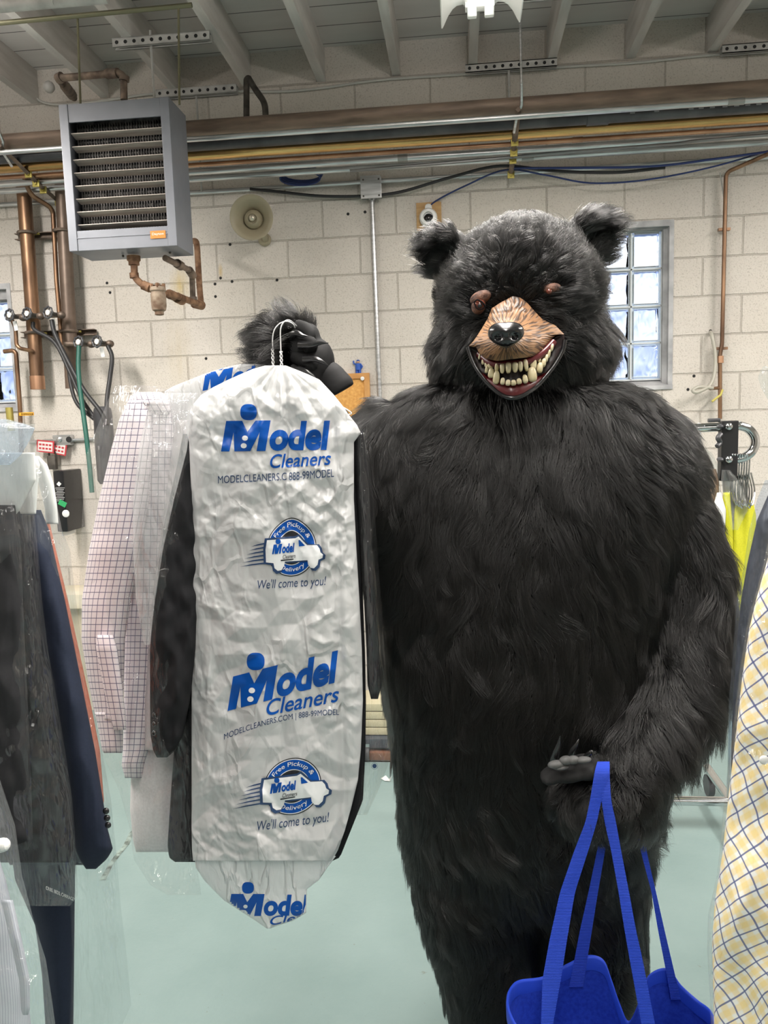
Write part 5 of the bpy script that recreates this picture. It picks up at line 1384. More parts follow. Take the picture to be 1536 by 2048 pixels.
M_tail = film_material('white_translucent_tail', .90, (1.12, 1.12, 1.12), .35, 20, 1.0, .2, back=.25)
TL = Loft([(y, a, c, YBAG - .004, .018) for y, a, c in tail_rows], YBAG, .018, film_fold(5, .005))
TL.build('cover_tail', M_tail, bag, nu=110, nv=70)
# back sheet rising behind the left shoulder
bs = [(728, 480, 540), (736, 445, 540), (748, 408, 530), (760, 378, 510), (772, 348, 480), (782, 330, 450), (800, 325, 420), (830, 330, 400), (900, 340, 392)]
BS = Loft([(y, a, c, YBAG + .075, .010) for y, a, c in bs], YBAG, .01, film_fold(8, .004))
BS.build('back_sheet', film_material('white_back_sheet', .72, (1, 1, 1), .4, 22, 1.0, .2), bag, nu=70, nv=60)

def model_logo(p_blue, p_white, x0, x1, y0, y1, sl, dot=True):
    "heavy slanted wordmark with a round dot sitting in the first letter"
    w, h = x1 - x0, y1 - y0
    mx1 = x0 + w * .455; yb = y1; yt = y0
    ital = .17 * h
    def q(u, v):  # u across the letter, v up
        x = x0 + u * (mx1 - x0 - ital) + v * ital; return (x, yb - v * (yb - yt) + sl * (x - x0))
    Mpts = [q(0, 0), q(0, 1), q(.36, 1), q(.52, .63), q(.66, 1), q(1.0, 1), q(1.0, 0), q(.80, 0), q(.80, .62), q(.66, 0), q(.30, 0), q(.21, .62), q(.19, 0)]
    p_blue.add(*poly2d(Mpts), .0014)
    if dot:
        cx, cy = q(.47, 1.28); r = .265 * h
        p_blue.add(*poly2d([(cx + r * 1.02 * math.copysign(abs(math.cos(a)) ** .8, math.cos(a)), cy + r * math.copysign(abs(math.sin(a)) ** .8, math.sin(a))) for a in np.linspace(0, 2 * math.pi, 36, endpoint=False)]), .0014)
    for v in (.43, .18):
        cx, cy = q(.50 - .01, v); r = .085 * h
        p_white.add(*poly2d([(cx + r * 1.15 * math.cos(a), cy + r * math.sin(a)) for a in np.linspace(0, 2 * math.pi, 20, endpoint=False)]), .0020)
    ox0 = mx1 - .01 * w
    p_blue.text('odel', ox0, x1, yt + .03 * h + sl * (ox0 - x0), yb + sl * (ox0 - x0), .042, .14, sl)
SURF = lambda px, py, off: B.front(px, py, off)
def wordmark(args, ctext):
    bl, wh = Print(), Print()
    model_logo(bl, wh, *args); bl.text('Cleaners', *ctext)
    build_prints('wordmark', SURF, [(bl, M_print), (wh, M_printwhite)], bag)
wordmark((442, 660, 842, 903, -.012), (540, 662, 909, 937, .012, .22, -.06))
wordmark((455, 676, 1356, 1422, -.26), (533, 678, 1400, 1432, .012, .22, -.20))
def arc_warp(x0, x1, k):
    def w(v):
        t_ = (v[:, 0] - x0) / (x1 - x0); v = v.copy(); v[:, 1] += k * 4 * t_ * (1 - t_) * -1; return v
    return w
for body, args, kw in (('MODELCLEANERS.C', (436, 573, 952, 967, .0, 0, -.05), {}), ('888-99MODEL', (578, 668, 945, 961, .0, 0, -.08), {}), ('MODELCLEANERS.COM | 888-99MODEL', (448, 678, 1468, 1483, .0, 0, -.215), dict(warp=arc_warp(448, 678, 12))),
                       ("We'll come to you!", (515, 652, 1160, 1184, .0, .16, -.06), {}), ("We'll come to you!", (514, 658, 1642, 1668, .0, .16, -.13), {})):
    Print().text(body, *args, step=3, **kw).build('printed_lettering', SURF, M_printdark, bag)
def badge(cx, cy, rx, ry, sl, point):
    "round delivery badge with a van across it"
    blue, white, dark, black, wtext, btext = (Print() for _ in range(6))
    def C_(k, off, n=64):
        pts = []
        for a in np.linspace(0, 2 * math.pi, n, endpoint=False):
            r = 1 + point * max(0, math.cos(a - math.pi / 2)) ** 9
            pts.append((cx + rx * k * math.cos(a) , cy - ry * k * r * math.sin(a) + sl * rx * k * math.cos(a)))
        return poly2d(pts)
    black.add(*C_(1.0, 0), .0013); white.add(*C_(.965, 0), .0018); blue.add(*C_(.935, 0), .0023); white.add(*C_(.60, 0), .0028); black.add(*C_(.575, 0), .0033)
    def ring_text(body, r0, r1, a0, a1, flip):
        def warp(v):
            t_ = v[:, 0]; h_ = v[:, 1]
            a = a0 + (a1 - a0) * t_; rr = (r1 + (r0 - r1) * h_) if not flip else (r0 + (r1 - r0) * h_)
            k = 1 + point * np.maximum(0, np.cos(a - math.pi / 2)) ** 9
            return np.stack([cx + rx * rr * np.cos(a), cy - ry * rr * k * np.sin(a) + sl * rx * rr * np.cos(a)], 1)
        v, f = text_mesh(body, .004, .12)
        v = np.stack([v[:, 0], 1 - v[:, 1]], 1)
        v, f = cut2d(v, f, .03)
        v = warp(v); n = len(wtext.v)
        wtext.v += [tuple(q) for q in v]; wtext.o += [.0034] * len(v); wtext.f += [tuple(i + n for i in t_) for t_ in f]
    ring_text('Free Pickup &', .67, .87, math.radians(148), math.radians(28), False)
    ring_text('Delivery', .67, .87, math.radians(-125), math.radians(-48), True)
    # van
    def P_(pts, k): return [(cx + x * rx * (1 + 0) , cy + y * ry + sl * x * rx) for x, y in pts]
    van = [(-.98, -.33), (.15, -.36), (.28, -.42), (.62, -.10), (1.02, -.08), (1.12, .04), (1.16, .18), (1.26, .26), (1.24, .38), (1.08, .44), (1.04, .62), (.90, .74), (.76, .72), (.66, .60), (.64, .44), (-.26, .46), (-.30, .62), (-.40, .76), (-.55, .78), (-.68, .68), (-.72, .50), (-1.02, .46), (-1.04, .0)]
    vp = np.array(P_(van, 1)); ctr = np.array([cx + .06 * rx, cy + .12 * ry])
    out_ = ctr + (vp - ctr) * np.array([1.085, 1.16])
    dark.add(*poly2d([tuple(q) for q in out_]), .0042, 2.5)
    white.add(*poly2d([tuple(q) for q in vp]), .0050, 2.5)
    blue.add(*poly2d(P_([(.32, -.30), (.54, -.08), (.30, -.06), (.28, -.28)], 1)), .0060)
    for k in range(6):
        y = -.22 + k * .14
        dark.add(*poly2d(P_([(-1.06, y - .025), (-1.06, y + .03), (-1.62 - .09 * k, y + .10), (-1.35 - .05 * k, y + .02)], 1)), .0036)
    x0, x1 = cx - .78 * rx, cx + .12 * rx
    yb_ = cy + .18 * ry + sl * (x0 - cx)
    b2, w2 = Print(), Print()
    model_logo(b2, w2, x0, x1, yb_ - .34 * ry, yb_, sl - .06)
    btext.v += b2.v; btext.f += b2.f; btext.o += [.0066] * len(b2.v)
    xa, xb = cx - .35 * rx, cx + .16 * rx
    y2 = cy + .36 * ry + sl * (xa - cx)
    black.text('Cleaners', xa, xb, y2 - .14 * ry, y2, .004, .2, sl - .06, .0066, step=2.5)
    black.add(*poly2d([(xa - 4, y2 + 2), (xb - 4, y2 + 2 + (sl - .06) * (xb - xa)), (xb - 4, y2 + 4 + (sl - .06) * (xb - xa)), (xa - 4, y2 + 4.5)]), .0066)
    build_prints('delivery_badge', SURF, [(black, M_printblack), (white, M_printwhite), (blue, M_print), (dark, M_printdark), (wtext, M_printwhite), (btext, M_print)], bag)
badge(583, 1097, 50, 56, -.04, .10)
badge(585, 1573, 58, 57, -.10, .0)
tb_, tw_, td_ = Print(), Print(), Print()
model_logo(tb_, tw_, 455, 618, 1788, 1832, .0)
tb_.text('Clean', 540, 625, 1833, 1851, .012, .22, -.12)
tsurf = lambda px, py, off: TL.front(px, py, off)
def clip_to(pr_, L_):
    keep = []
    v = np.array(pr_.v)
    R = L_.R
    ok = (v[:, 0] > np.interp(v[:, 1], R[:, 0], R[:, 1]) + 1) & (v[:, 0] < np.interp(v[:, 1], R[:, 0], R[:, 2]) - 1) & (v[:, 1] < R[-1, 0]) & (v[:, 1] > R[0, 0])
    pr_.f = [f for f in pr_.f if all(ok[i] for i in f)]
    return pr_
clip_to(tb_, TL).build('tail_lettering', tsurf, M_print, bag); clip_to(tw_, TL).build('tail_lettering_gaps', tsurf, M_printwhite, bag)
sb_, sw_ = Print(), Print()
model_logo(sb_, sw_, 405, 540, 748, 782, -.22)
clip_to(sb_, BS).build('back_sheet_lettering', lambda px, py, off: BS.front(px, py, off), M_print, bag)
# black suit inside the bag
suit_ = thing('suit_jacket', 'black suit jacket showing at both sides of the white printed bag', 'jacket', V(560, 1000, YBAG + .05))
Loft([(790, 470, 640), (815, 410, 690), (850, 388, 712), (900, 374, 716), (1000, 366, 716), (1100, 356, 722), (1200, 350, 726), (1300, 352, 730), (1400, 352, 732), (1500, 348, 731), (1600, 341, 726), (1690, 335, 690), (1715, 338, 680), (1724, 350, 660)], YBAG + .045, .036, cloth_fold(12, .006)).build('body', M_blacksuit, suit_, 70, 120)
Loft([(868, 366, 384, 1.63, .02), (940, 352, 392, 1.62, .035), (1050, 328, 398, 1.60, .04), (1200, 308, 398, 1.59, .042), (1300, 300, 392, 1.585, .042), (1400, 300, 380, 1.58, .042), (1470, 301, 366, 1.58, .040), (1500, 306, 352, 1.58, .036), (1515, 314, 334, 1.58, .02)], 1.6, .04, cloth_fold(13, .014, 36, 90, .010)).build('sleeve', M_blacksuit, suit_, 50, 120)
Loft([(862, 700, 726, 1.62, .02), (950, 708, 738, 1.63, .03), (1100, 720, 744, 1.63, .034), (1200, 728, 750, 1.63, .034), (1300, 733, 758, 1.63, .034), (1370, 735, 763, 1.63, .034), (1398, 742, 756, 1.63, .02)], 1.6, .03, cloth_fold(14, .006)).build('sleeve', M_blacksuit, suit_, 30, 80)
for y in (1430, 1448, 1466): MB().ell(V(309, y, 1.545), .006, .005, .006, 12, 8).build('cuff_button', M_lip, suit_, smooth=True)
# wire hangers on the paw
def hanger(name, pts, x0, y0, Yh, label, group=None):
    h_ = thing(name, label, 'hanger', V(x0, y0, Yh), group)
    MB().tube(smooth_path(pxpath(pts), 6), .0013, 8).build('hook', M_hanger, h_, smooth=True)
    tw = MB()
    for ph in (0, math.pi):
        P = []
        for k in range(40):
            t_ = k / 39; c = V(x0 + 1.5 * t_, y0 - 32 + 38 * t_, Yh)
            P.append(c + Vector((.0022 * math.cos(ph + 14 * t_), .0022 * math.sin(ph + 14 * t_), 0)))
        tw.tube(P, .0013, 6)
    tw.build('twisted_neck_ribs', M_hanger, h_, smooth=True)
    MB().tube(bend([V(x0, y0 + 5, Yh), V(x0 - 150, y0 + 75, Yh + .01), V(x0 + 150, y0 + 95, Yh + .01), V(x0, y0 + 5, Yh)], .02), .0013, 8).build('shoulder_wire', M_hanger, h_, smooth=True)
hanger('wire_hanger', [(546, 702, 1.62), (545, 680, 1.615), (548, 662, 1.612), (556, 650, 1.612), (566, 644, 1.614), (576, 643, 1.62), (586, 648, 1.63), (590, 656, 1.64)], 545, 730, 1.62, 'white wire hanger whose hook is the left one on the raised paw')
hanger('wire_hanger', [(562, 705, 1.60), (561, 680, 1.598), (561, 660, 1.596), (565, 648, 1.597), (572, 641, 1.60), (580, 641, 1.608), (588, 647, 1.62), (593, 652, 1.635)], 562, 735, 1.60, 'white wire hanger with the right, taller hook on the raised paw')

# ---- 2. checked shirt and white shirt in clear film beside the white bag
chk = thing('checked_shirt', 'white and pink windowpane check shirt in clear film left of the white bag', 'shirt', V(260, 1100, 1.66))
Loft([(786, 268, 316, 1.67, .015), (800, 256, 338, 1.67, .025), (830, 244, 352, 1.67, .04), (900, 238, 356, 1.67, .045), (1000, 240, 350, 1.67, .045), (1200, 246, 336, 1.67, .045), (1400, 248, 312, 1.67, .045), (1500, 246, 300, 1.67, .04), (1530, 243, 290, 1.67, .04), (1556, 250, 285, 1.67, .03)], 1.67, .04, cloth_fold(21, .006, 50, 300, .003)).build('body', M_check, chk, 70, 120)
Loft([(800, 258, 296, 1.63, .012), (840, 238, 306, 1.63, .03), (900, 222, 304, 1.62, .036), (1000, 198, 298, 1.61, .04), (1100, 178, 282, 1.60, .04), (1200, 164, 262, 1.60, .04), (1280, 163, 250, 1.60, .04), (1360, 176, 248, 1.60, .038), (1440, 192, 246, 1.60, .036)], 1.6, .04, cloth_fold(22, .006, 45, 240, .003)).build('sleeve', M_check, chk, 60, 120)
Loft([(1270, 194, 226, 1.556, .006), (1295, 192, 234, 1.552, .010), (1380, 208, 246, 1.555, .010), (1440, 222, 252, 1.56, .010), (1460, 228, 252, 1.56, .006)], 1.6, .01, None).build('sleeve_placket', M_check, chk, 20, 30)
Loft([(1425, 190, 246, 1.595, .036), (1465, 198, 246, 1.595, .036), (1500, 204, 246, 1.595, .034), (1506, 208, 244, 1.595, .03)], 1.6, .03, cloth_fold(23, .004)).build('cuff', M_check, chk, 40, 20)
Loft([(784, 272, 322, 1.655, .010), (792, 266, 332, 1.64, .016), (806, 268, 340, 1.635, .020), (822, 284, 342, 1.635, .016), (830, 300, 338, 1.64, .008)], 1.62, .012, cloth_fold(24, .003)).build('collar', M_check, chk, 30, 30)
wsh = thing('white_shirt', 'pinkish white shirt hanging between checked shirt and black sleeve', 'shirt', V(330, 1100, 1.70))
Loft([(800, 300, 372, 1.69, .015), (840, 290, 384, 1.69, .03), (1000, 290, 372, 1.69, .036), (1200, 280, 372, 1.69, .036), (1400, 272, 372, 1.69, .036), (1550, 262, 372, 1.69, .036), (1620, 260, 366, 1.69, .036), (1680, 266, 356, 1.69, .03), (1704, 272, 340, 1.69, .02)], 1.69, .036, cloth_fold(25, .008, 50, 260, .004)).build('body', M_white_shirt, wsh, 60, 110)
Loft([(840, 352, 384, 1.645, .012), (1000, 330, 366, 1.64, .022), (1200, 302, 340, 1.635, .026), (1400, 290, 322, 1.63, .026), (1500, 290, 318, 1.63, .022)], 1.64, .02, cloth_fold(26, .006)).build('sleeve', M_white_shirt, wsh, 40, 90)
Loft([(786, 322, 396, 1.545, .012), (800, 302, 388, 1.54, .018), (850, 288, 380, 1.535, .022), (900, 278, 374, 1.53, .022), (1000, 266, 348, 1.53, .022), (1100, 266, 326, 1.53, .02), (1200, 272, 310, 1.53, .016), (1290, 288, 300, 1.53, .008)], 1.53, .02, film_fold(29, .012)).build('side_gusset', film_material('white_side_film', .28, (1, 1, 1), .6, 22, 1.6, .08, stretch=(1.8, 1, .4), back=.35), bag, 60, 140)
cf = thing('clear_film_bag', 'clear crinkled film over the checked shirt with zigzag sealed top', 'plastic bag', V(270, 1200, 1.62))
FB = Loft([(771, 232, 292, 1.63, .012), (776, 228, 330, 1.63, .018), (800, 216, 386, 1.63, .05), (850, 196, 392, 1.63, .07), (900, 176, 392, 1.63, .08), (940, 165, 392, 1.63, .085), (1000, 166, 392, 1.63, .09), (1100, 161, 390, 1.63, .09), (1200, 158, 390, 1.63, .09), (1300, 160, 390, 1.63, .09), (1400, 182, 388, 1.63, .09), (1500, 200, 388, 1.63, .09), (1580, 238, 388, 1.63, .085), (1650, 258, 390, 1.63, .08), (1720, 268, 392, 1.63, .07), (1770, 300, 400, 1.63, .05), (1790, 335, 402, 1.63, .03)], 1.63, .08, lambda u, y, px: film_fold(27, .014)(u, y, px) * np.clip((y - 765) / 130, .12, 1))
FB.build('film', M_film, cf, 150, 260)
cf2 = thing('clear_film_bag', 'clear film edge with recycling mark between white bag and bear leg', 'plastic bag', V(745, 1400, 1.60))
FB2 = Loft([(866, 712, 730, 1.61, .02), (1000, 716, 748, 1.61, .04), (1200, 726, 762, 1.61, .05), (1380, 730, 776, 1.61, .05), (1430, 728, 782, 1.61, .05), (1480, 726, 789, 1.61, .05), (1530, 724, 776, 1.61, .045), (1580, 722, 757, 1.61, .035), (1630, 712, 734, 1.61, .02)], 1.61, .05, film_fold(28, .008))
FB2.build('film', M_film, cf2, 50, 160)
rm = Print()
for r0, r1 in ((6.6, 6.0), (4.4, .01)):
    n = 28
    for k in range(n):
        a0, a1 = 2 * math.pi * k / n, 2 * math.pi * (k + 1) / n
        rm.add(*poly2d([(749 + r1 * math.cos(a0), 1532 + r1 * math.sin(a0)), (749 + r0 * math.cos(a0), 1532 + r0 * math.sin(a0)), (749 + r0 * math.cos(a1), 1532 + r0 * math.sin(a1)), (749 + r1 * math.cos(a1), 1532 + r1 * math.sin(a1))]), .002, 8)
rm.build('recycling_mark', lambda px, py, off: FB2.front(px, py, off), M_printdark, cf2)

# ---- 3. rack of garments at the picture's left edge
lc = thing('suit_jacket', 'charcoal black coat in film, nearest garment on the rack at left', 'jacket', V(0, 1300, 1.22))
Loft([(985, -120, 25), (1030, -150, 42), (1100, -170, 58), (1200, -185, 70), (1300, -195, 84), (1400, -200, 104), (1500, -200, 122), (1600, -200, 138), (1690, -190, 148), (1725, -180, 140)], 1.24, .05, cloth_fold(41, .012, 45, 260, .004)).build('body', M_charcoal, lc, 90, 120)
Loft([(1010, -60, 30, 1.19, .02), (1100, -80, 42, 1.18, .045), (1300, -90, 50, 1.17, .05), (1500, -90, 60, 1.17, .05), (1680, -80, 66, 1.17, .045), (1700, -70, 56, 1.17, .03)], 1.18, .05, cloth_fold(42, .012, 40, 150, .006)).build('sleeve', M_charcoal, lc, 60, 110)
nv_ = thing('suit_jacket', 'navy suit jacket with buttoned cuff, second garment on the left rack', 'jacket', V(100, 1300, 1.36))
Loft([(1020, 20, 82), (1060, 10, 98), (1150, 0, 118), (1250, 0, 136), (1350, 0, 154), (1450, 0, 170), (1600, 0, 186), (1700, 0, 190), (1730, 20, 180)], 1.37, .045, cloth_fold(43, .008)).build('body', M_navy, nv_, 70, 110)
Loft([(1030, 36, 78, 1.33, .02), (1100, 44, 106, 1.32, .04), (1200, 62, 130, 1.31, .045), (1300, 82, 150, 1.305, .045), (1400, 104, 170, 1.30, .045), (1500, 122, 190, 1.30, .045), (1600, 138, 206, 1.30, .045), (1660, 146, 216, 1.30, .045), (1698, 150, 226, 1.30, .04), (1718, 158, 214, 1.30, .03), (1738, 172, 192, 1.30, .015)], 1.3, .045, cloth_fold(44, .008, 40, 200, .004)).build('sleeve', M_navy, nv_, 60, 120)
for k, y in enumerate((1622, 1636, 1650)): MB().ell(V(212 + 2 * k, y, 1.262), .006, .004, .006, 12, 8).build('cuff_button', M_lip, nv_, smooth=True)
og = thing('orange_garment', 'orange garment showing as a thin edge behind the navy jacket', 'garment', V(150, 1300, 1.45))
Loft([(1040, 60, 98), (1100, 70, 112), (1200, 90, 136), (1300, 110, 158), (1400, 130, 180), (1500, 145, 200), (1600, 150, 208), (1630, 155, 204)], 1.46, .03, cloth_fold(45, .006)).build('body', M_orange, og, 40, 80)
tr_ = thing('suit_trousers', 'navy trouser leg hanging below the navy jacket at left', 'trousers', V(110, 1850, 1.36))
Loft([(1690, 20, 152), (1760, 30, 150), (1850, 70, 149), (1950, 84, 148), (2040, 90, 147), (2120, 94, 146)], 1.37, .035, cloth_fold(46, .006)).build('leg', M_navy, tr_, 40, 60)
stp = check_cloth('grey_stripe', (.52, .53, .58), [(0, .004, 0, .0014, (.36, .37, .44), .8)])
gs = thing('striped_shirt', 'grey finely striped shirt at the lower left corner inside film', 'shirt', V(0, 1900, 1.05))
Loft([(1690, -200, -10), (1760, -200, 12), (1840, -200, 30), (1920, -200, 44), (1990, -200, 56), (2048, -200, 62), (2150, -200, 70)], 1.07, .05, cloth_fold(47, .008)).build('body', stp, gs, 60, 60)
Loft([(1800, 2, 26, 1.01, .01), (1880, 20, 44, 1.0, .014), (1960, 38, 60, 1.0, .014), (2020, 42, 60, 1.0, .012), (2030, 46, 56, 1.0, .006)], 1.0, .012, None).build('pocket_edge', stp, gs, 20, 40)
# paper shoulder capes under the film
for (rw, Yc, lab) in (([(905, -60, 70), (960, -70, 72), (1020, -70, 40), (1056, -70, 8)], 1.20, 'white paper cape over the shoulder of the charcoal coat'),
                      ([(912, 60, 74), (930, 40, 80), (970, 36, 76), (1028, 37, 72)], 1.31, 'white paper cape over the shoulder of the navy jacket'),
                      ([(912, 66, 78), (930, 70, 95), (970, 78, 108), (1010, 88, 114), (1048, 92, 117)], 1.43, 'white paper cape on the orange garment, third in row')):
    o_ = Loft([(y, a, c, Yc, .012) for y, a, c in rw], Yc, .012, film_fold(50, .003)).build('paper_cape', M_paper, None, 30, 40)
    tag(o_, lab, 'paper cover')
fl = thing('clear_film_bag', 'clear film over the charcoal coat with crumpled lower end', 'plastic bag', V(30, 1400, 1.2))
FL_ = Loft([(838, -120, 20), (850, -130, 68), (880, -140, 56), (950, -150, 60), (1000, -160, 66), (1100, -190, 76), (1200, -200, 84), (1300, -200, 96), (1400, -200, 114), (1500, -200, 130), (1600, -200, 145), (1700, -200, 152), (1790, -200, 156), (1812, -200, 140)], 1.21, .085, film_fold(51, .006))
FL_.build('film', M_film, fl, 120, 240)
Print().text('CRIBS, BEDS, CARRIAGES', 92, 150, 1772, 1780, .0, 0, .42, step=6).build('warning_lettering', lambda px, py, off: FL_.front(px, py, off), M_wplastic, fl)
fl2 = thing('clear_film_bag', 'long clear film bag hanging over the navy jacket nearly to the floor', 'plastic bag', V(150, 1500, 1.36))
Loft([(848, -20, 70), (870, -20, 66), (920, 0, 84), (945, 10, 104), (1000, 10, 112), (1060, 0, 124), (1100, 0, 140), (1200, 10, 152), (1300, 10, 166), (1400, 20, 184), (1500, 30, 204), (1600, 60, 222), (1700, 100, 232), (1800, 140, 240), (1900, 144, 252), (1960, 142, 258), (2010, 140, 262), (2060, 138, 240), (2120, 138, 200)], 1.36, .075, film_fold(52, .009)).build('film', M_film_hazy, fl2, 110, 280)
fl3 = thing('clear_film_bag', 'bluish film bunched over the shoulders at the left edge', 'plastic bag', V(20, 880, 1.15))
Loft([(838, -100, 10), (848, -100, 50), (856, -100, 70), (880, -100, 60), (910, -100, 42), (930, -90, 20)], 1.13, .04, film_fold(53, .010)).build('film', M_film_blue, fl3, 70, 60)
fl4 = thing('clear_film_bag', 'clear film around the striped shirt in the lower left corner', 'plastic bag', V(20, 1900, 1.02))
Loft([(1560, -200, 0), (1650, -200, 30), (1750, -200, 44), (1850, -200, 70), (1920, -200, 92), (2000, -200, 104), (2060, -200, 112), (2140, -200, 116)], 1.03, .085, film_fold(54, .009)).build('film', M_film_hazy, fl4, 80, 140)
sw = thing('suit_hanger', 'white plastic hanger tip poking out at the left edge', 'hanger', V(0, 1692, 1.06))
MB().tube(smooth_path([V(-60, 1700, 1.0), V(-20, 1694, .985), V(6, 1690, .98), V(18, 1688, .98)]), [.016, .015, .014, .013, .013, .012, .012, .012, .011, .011, .011, .011, .010, .010, .010, .010, .010, .009, .009, .009, .008, .008, .007, .006, .004], 12).build('arm', M_wplastic, sw, smooth=True)

# ---- 4. garments at the right edge
ys = thing('yellow_checked_shirt', 'yellow and navy tattersall shirt in film at the right edge', 'shirt', V(1520, 1500, 1.02))
Loft([(1080, 1545, 1700), (1130, 1532, 1740), (1200, 1512, 1780), (1260, 1498, 1800), (1350, 1485, 1800), (1500, 1468, 1800), (1600, 1456, 1800), (1700, 1446, 1800), (1800, 1430, 1800), (1880, 1424, 1800), (1960, 1426, 1800), (2050, 1428, 1800), (2150, 1432, 1800)], 1.04, .06, cloth_fold(61, .012, 70, 200, .005)).build('body', M_yellow, ys, 110, 150)
MB().ell(V(1528, 1520, .978), .006, .003, .006, 14, 8).build('button', M_wplastic, ys, smooth=True)
fr_ = thing('clear_film_bag', 'clear film over the yellow checked shirt at the right edge', 'plastic bag', V(1500, 1500, 1.0))
Loft([(1060, 1540, 1800), (1150, 1522, 1800), (1230, 1498, 1800), (1320, 1482, 1800), (1450, 1466, 1800), (1600, 1448, 1800), (1750, 1434, 1800), (1830, 1416, 1800), (1900, 1414, 1800), (2000, 1420, 1800), (2150, 1424, 1800)], 1.02, .085, film_fold(62, .006)).build('film', M_film, fr_, 80, 160)
dg_ = thing('dark_garment', 'dark grey garment in film between the bear and the yellow shirt', 'garment', V(1500, 1300, 1.24))
Loft([(990, 1536, 1640), (1040, 1514, 1640), (1130, 1494, 1640), (1200, 1482, 1630), (1280, 1474, 1620), (1400, 1466, 1600), (1480, 1463, 1590), (1530, 1462, 1580), (1545, 1464, 1570)], 1.26, .045, cloth_fold(63, .012, 30, 300, .004)).build('body', add_noise_color(mat('slate_satin', (.05, .052, .06), .45), (.035, .036, .042), (.065, .068, .08), 60, 3), dg_, 50, 110)
fd = thing('clear_film_bag', 'bluish film around the dark grey garment at right', 'plastic bag', V(1500, 1300, 1.22))
Loft([(960, 1530, 1640), (1000, 1514, 1640), (1060, 1498, 1640), (1130, 1488, 1640), (1200, 1474, 1640), (1300, 1466, 1620), (1400, 1458, 1600), (1500, 1456, 1590), (1550, 1458, 1580)], 1.25, .07, film_fold(64, .009)).build('film', film_material('bluish_thin_film', .035, (.90, .94, 1.0), .5, 22, .7, .10), fd, 60, 140)

# ---- 5. rolling rack behind on the right
YR = 3.0
rk = thing('clothes_rack', 'chrome and black rolling clothes rack behind the bear on the right', 'clothes rack', V(1455, 1440, YR) )
M_chrome = mat('chrome', (.62, .63, .64), .12, 1.0)
zr = W(1400, 856, YR)
rail_pts = [V(1100, 868, YR), V(1345, 858, YR), V(1465, 853, YR), V(1480, 852, YR), V(1497, 858, YR), V(1508, 872, YR), V(1510, 888, YR), V(1503, 904, YR), V(1490, 914, YR), V(1475, 918, YR), V(1440, 921, YR)]
MB().tube(smooth_path(rail_pts, 6), .0165, 14).build('rail', M_chrome, rk, smooth=True)
MB().box2(V(1444, 842, YR - .022), V(1467, 960, YR + .022)).build('post', mat('black_post', (.014, .014, .015), .4), rk, bevel=.004)
MB().tube([V(1455, 955, YR), V(1462, 1060, YR), V(1468, 1440, YR)], .019, 14).build('pole', add_noise_color(mat('dull_steel_pole', (.28, .28, .27), .35, .8), (.2, .2, .2), (.36, .36, .35), 9, 4), rk, smooth=True)
for y in (853, 919):
    MB().ell(V(1458, y, YR - .03), .014, .010, .014, 16, 10).build('bolt_cap', M_chrome, rk, smooth=True)
    MB().ell(V(1440, y, YR - .02), .009, .03, .009, 12, 8).build('wing_knob', M_black_pipe, rk, smooth=True)
MB().tube(pxpath([(1416, 841, YR - .03), (1440, 840, YR - .03)]), .007, 8).build('lever', M_black_pipe, rk, smooth=True)
MB().tube(smooth_path(pxpath([(1442, 868, YR - .03), (1436, 876, YR - .04), (1440, 885, YR - .03), (1434, 893, YR - .04)])), .009, 8).build('clip', M_black_pipe, rk, smooth=True)
zb0 = 0.0
pb = W(1466, 1440, YR)
MB().tube([(pb[0] - 1.3, YR - .0, .11), (pb[0] + .05, YR, .11)], .018, 10).build('bottom_rail', M_chrome, rk, smooth=True)
MB().tube([(pb[0], YR - .3, .11), (pb[0], YR + .3, .11)], .018, 10).tube([(pb[0], YR, .11), Vector(W(1468, 1440, YR))], .018, 10).build('foot_bar', M_chrome, rk, smooth=True)
for s in (-.27, .27):
    MB().tube([(pb[0] - .012, YR + s, .045), (pb[0] + .012, YR + s, .045)], .045, 16).build('caster', M_black_pipe, rk, smooth=True)
# things on the rack: brown garment, paper ticket, yellow garments and spare hangers
bg = thing('brown_garment', 'tan brown garment under film on the far rack beside the bear shoulder', 'garment', V(1410, 960, YR))
Loft([(938, 1396, 1432), (960, 1394, 1438), (1000, 1404, 1438), (1040, 1412, 1434), (1100, 1416, 1432)], YR, .03, cloth_fold(71, .02, 14, 200, .004)).build('body', cloth('tan_cloth', (.26, .16, .10)), bg, 30, 40)
MB().tube(smooth_path(pxpath([(1400, 936, YR), (1401, 900, YR), (1400, 870, YR), (1402, 850, YR), (1396, 848, YR), (1394, 856, YR)])), .003, 6).build('hanger_hook', M_hanger, bg, smooth=True)
fb_ = thing('clear_film_bag', 'small film bag over the brown garment on the far rack', 'plastic bag', V(1410, 930, YR))
Loft([(898, 1396, 1412), (905, 1388, 1424), (930, 1380, 1436), (980, 1384, 1442), (1060, 1396, 1446), (1120, 1400, 1446)], YR, .06, film_fold(72, .015)).build('film', M_film_hazy, fb_, 40, 60)
o_ = Loft([(985, 1434, 1442, YR - .05, .008), (1020, 1424, 1452, YR - .06, .012), (1060, 1422, 1450, YR - .06, .012), (1130, 1436, 1446, YR - .06, .012)], YR, .01, film_fold(73, .004)).build('paper_ticket', M_paper, None, 24, 40)
tag(o_, 'white paper ticket pinned beside the yellow garment on the far rack', 'ticket')
M_yel = cloth('vivid_yellow_cloth', (.60, .58, .03), .7)
yg = thing('yellow_garment', 'bright yellow garment hanging on the far rack right of the pole', 'garment', V(1490, 1100, YR))
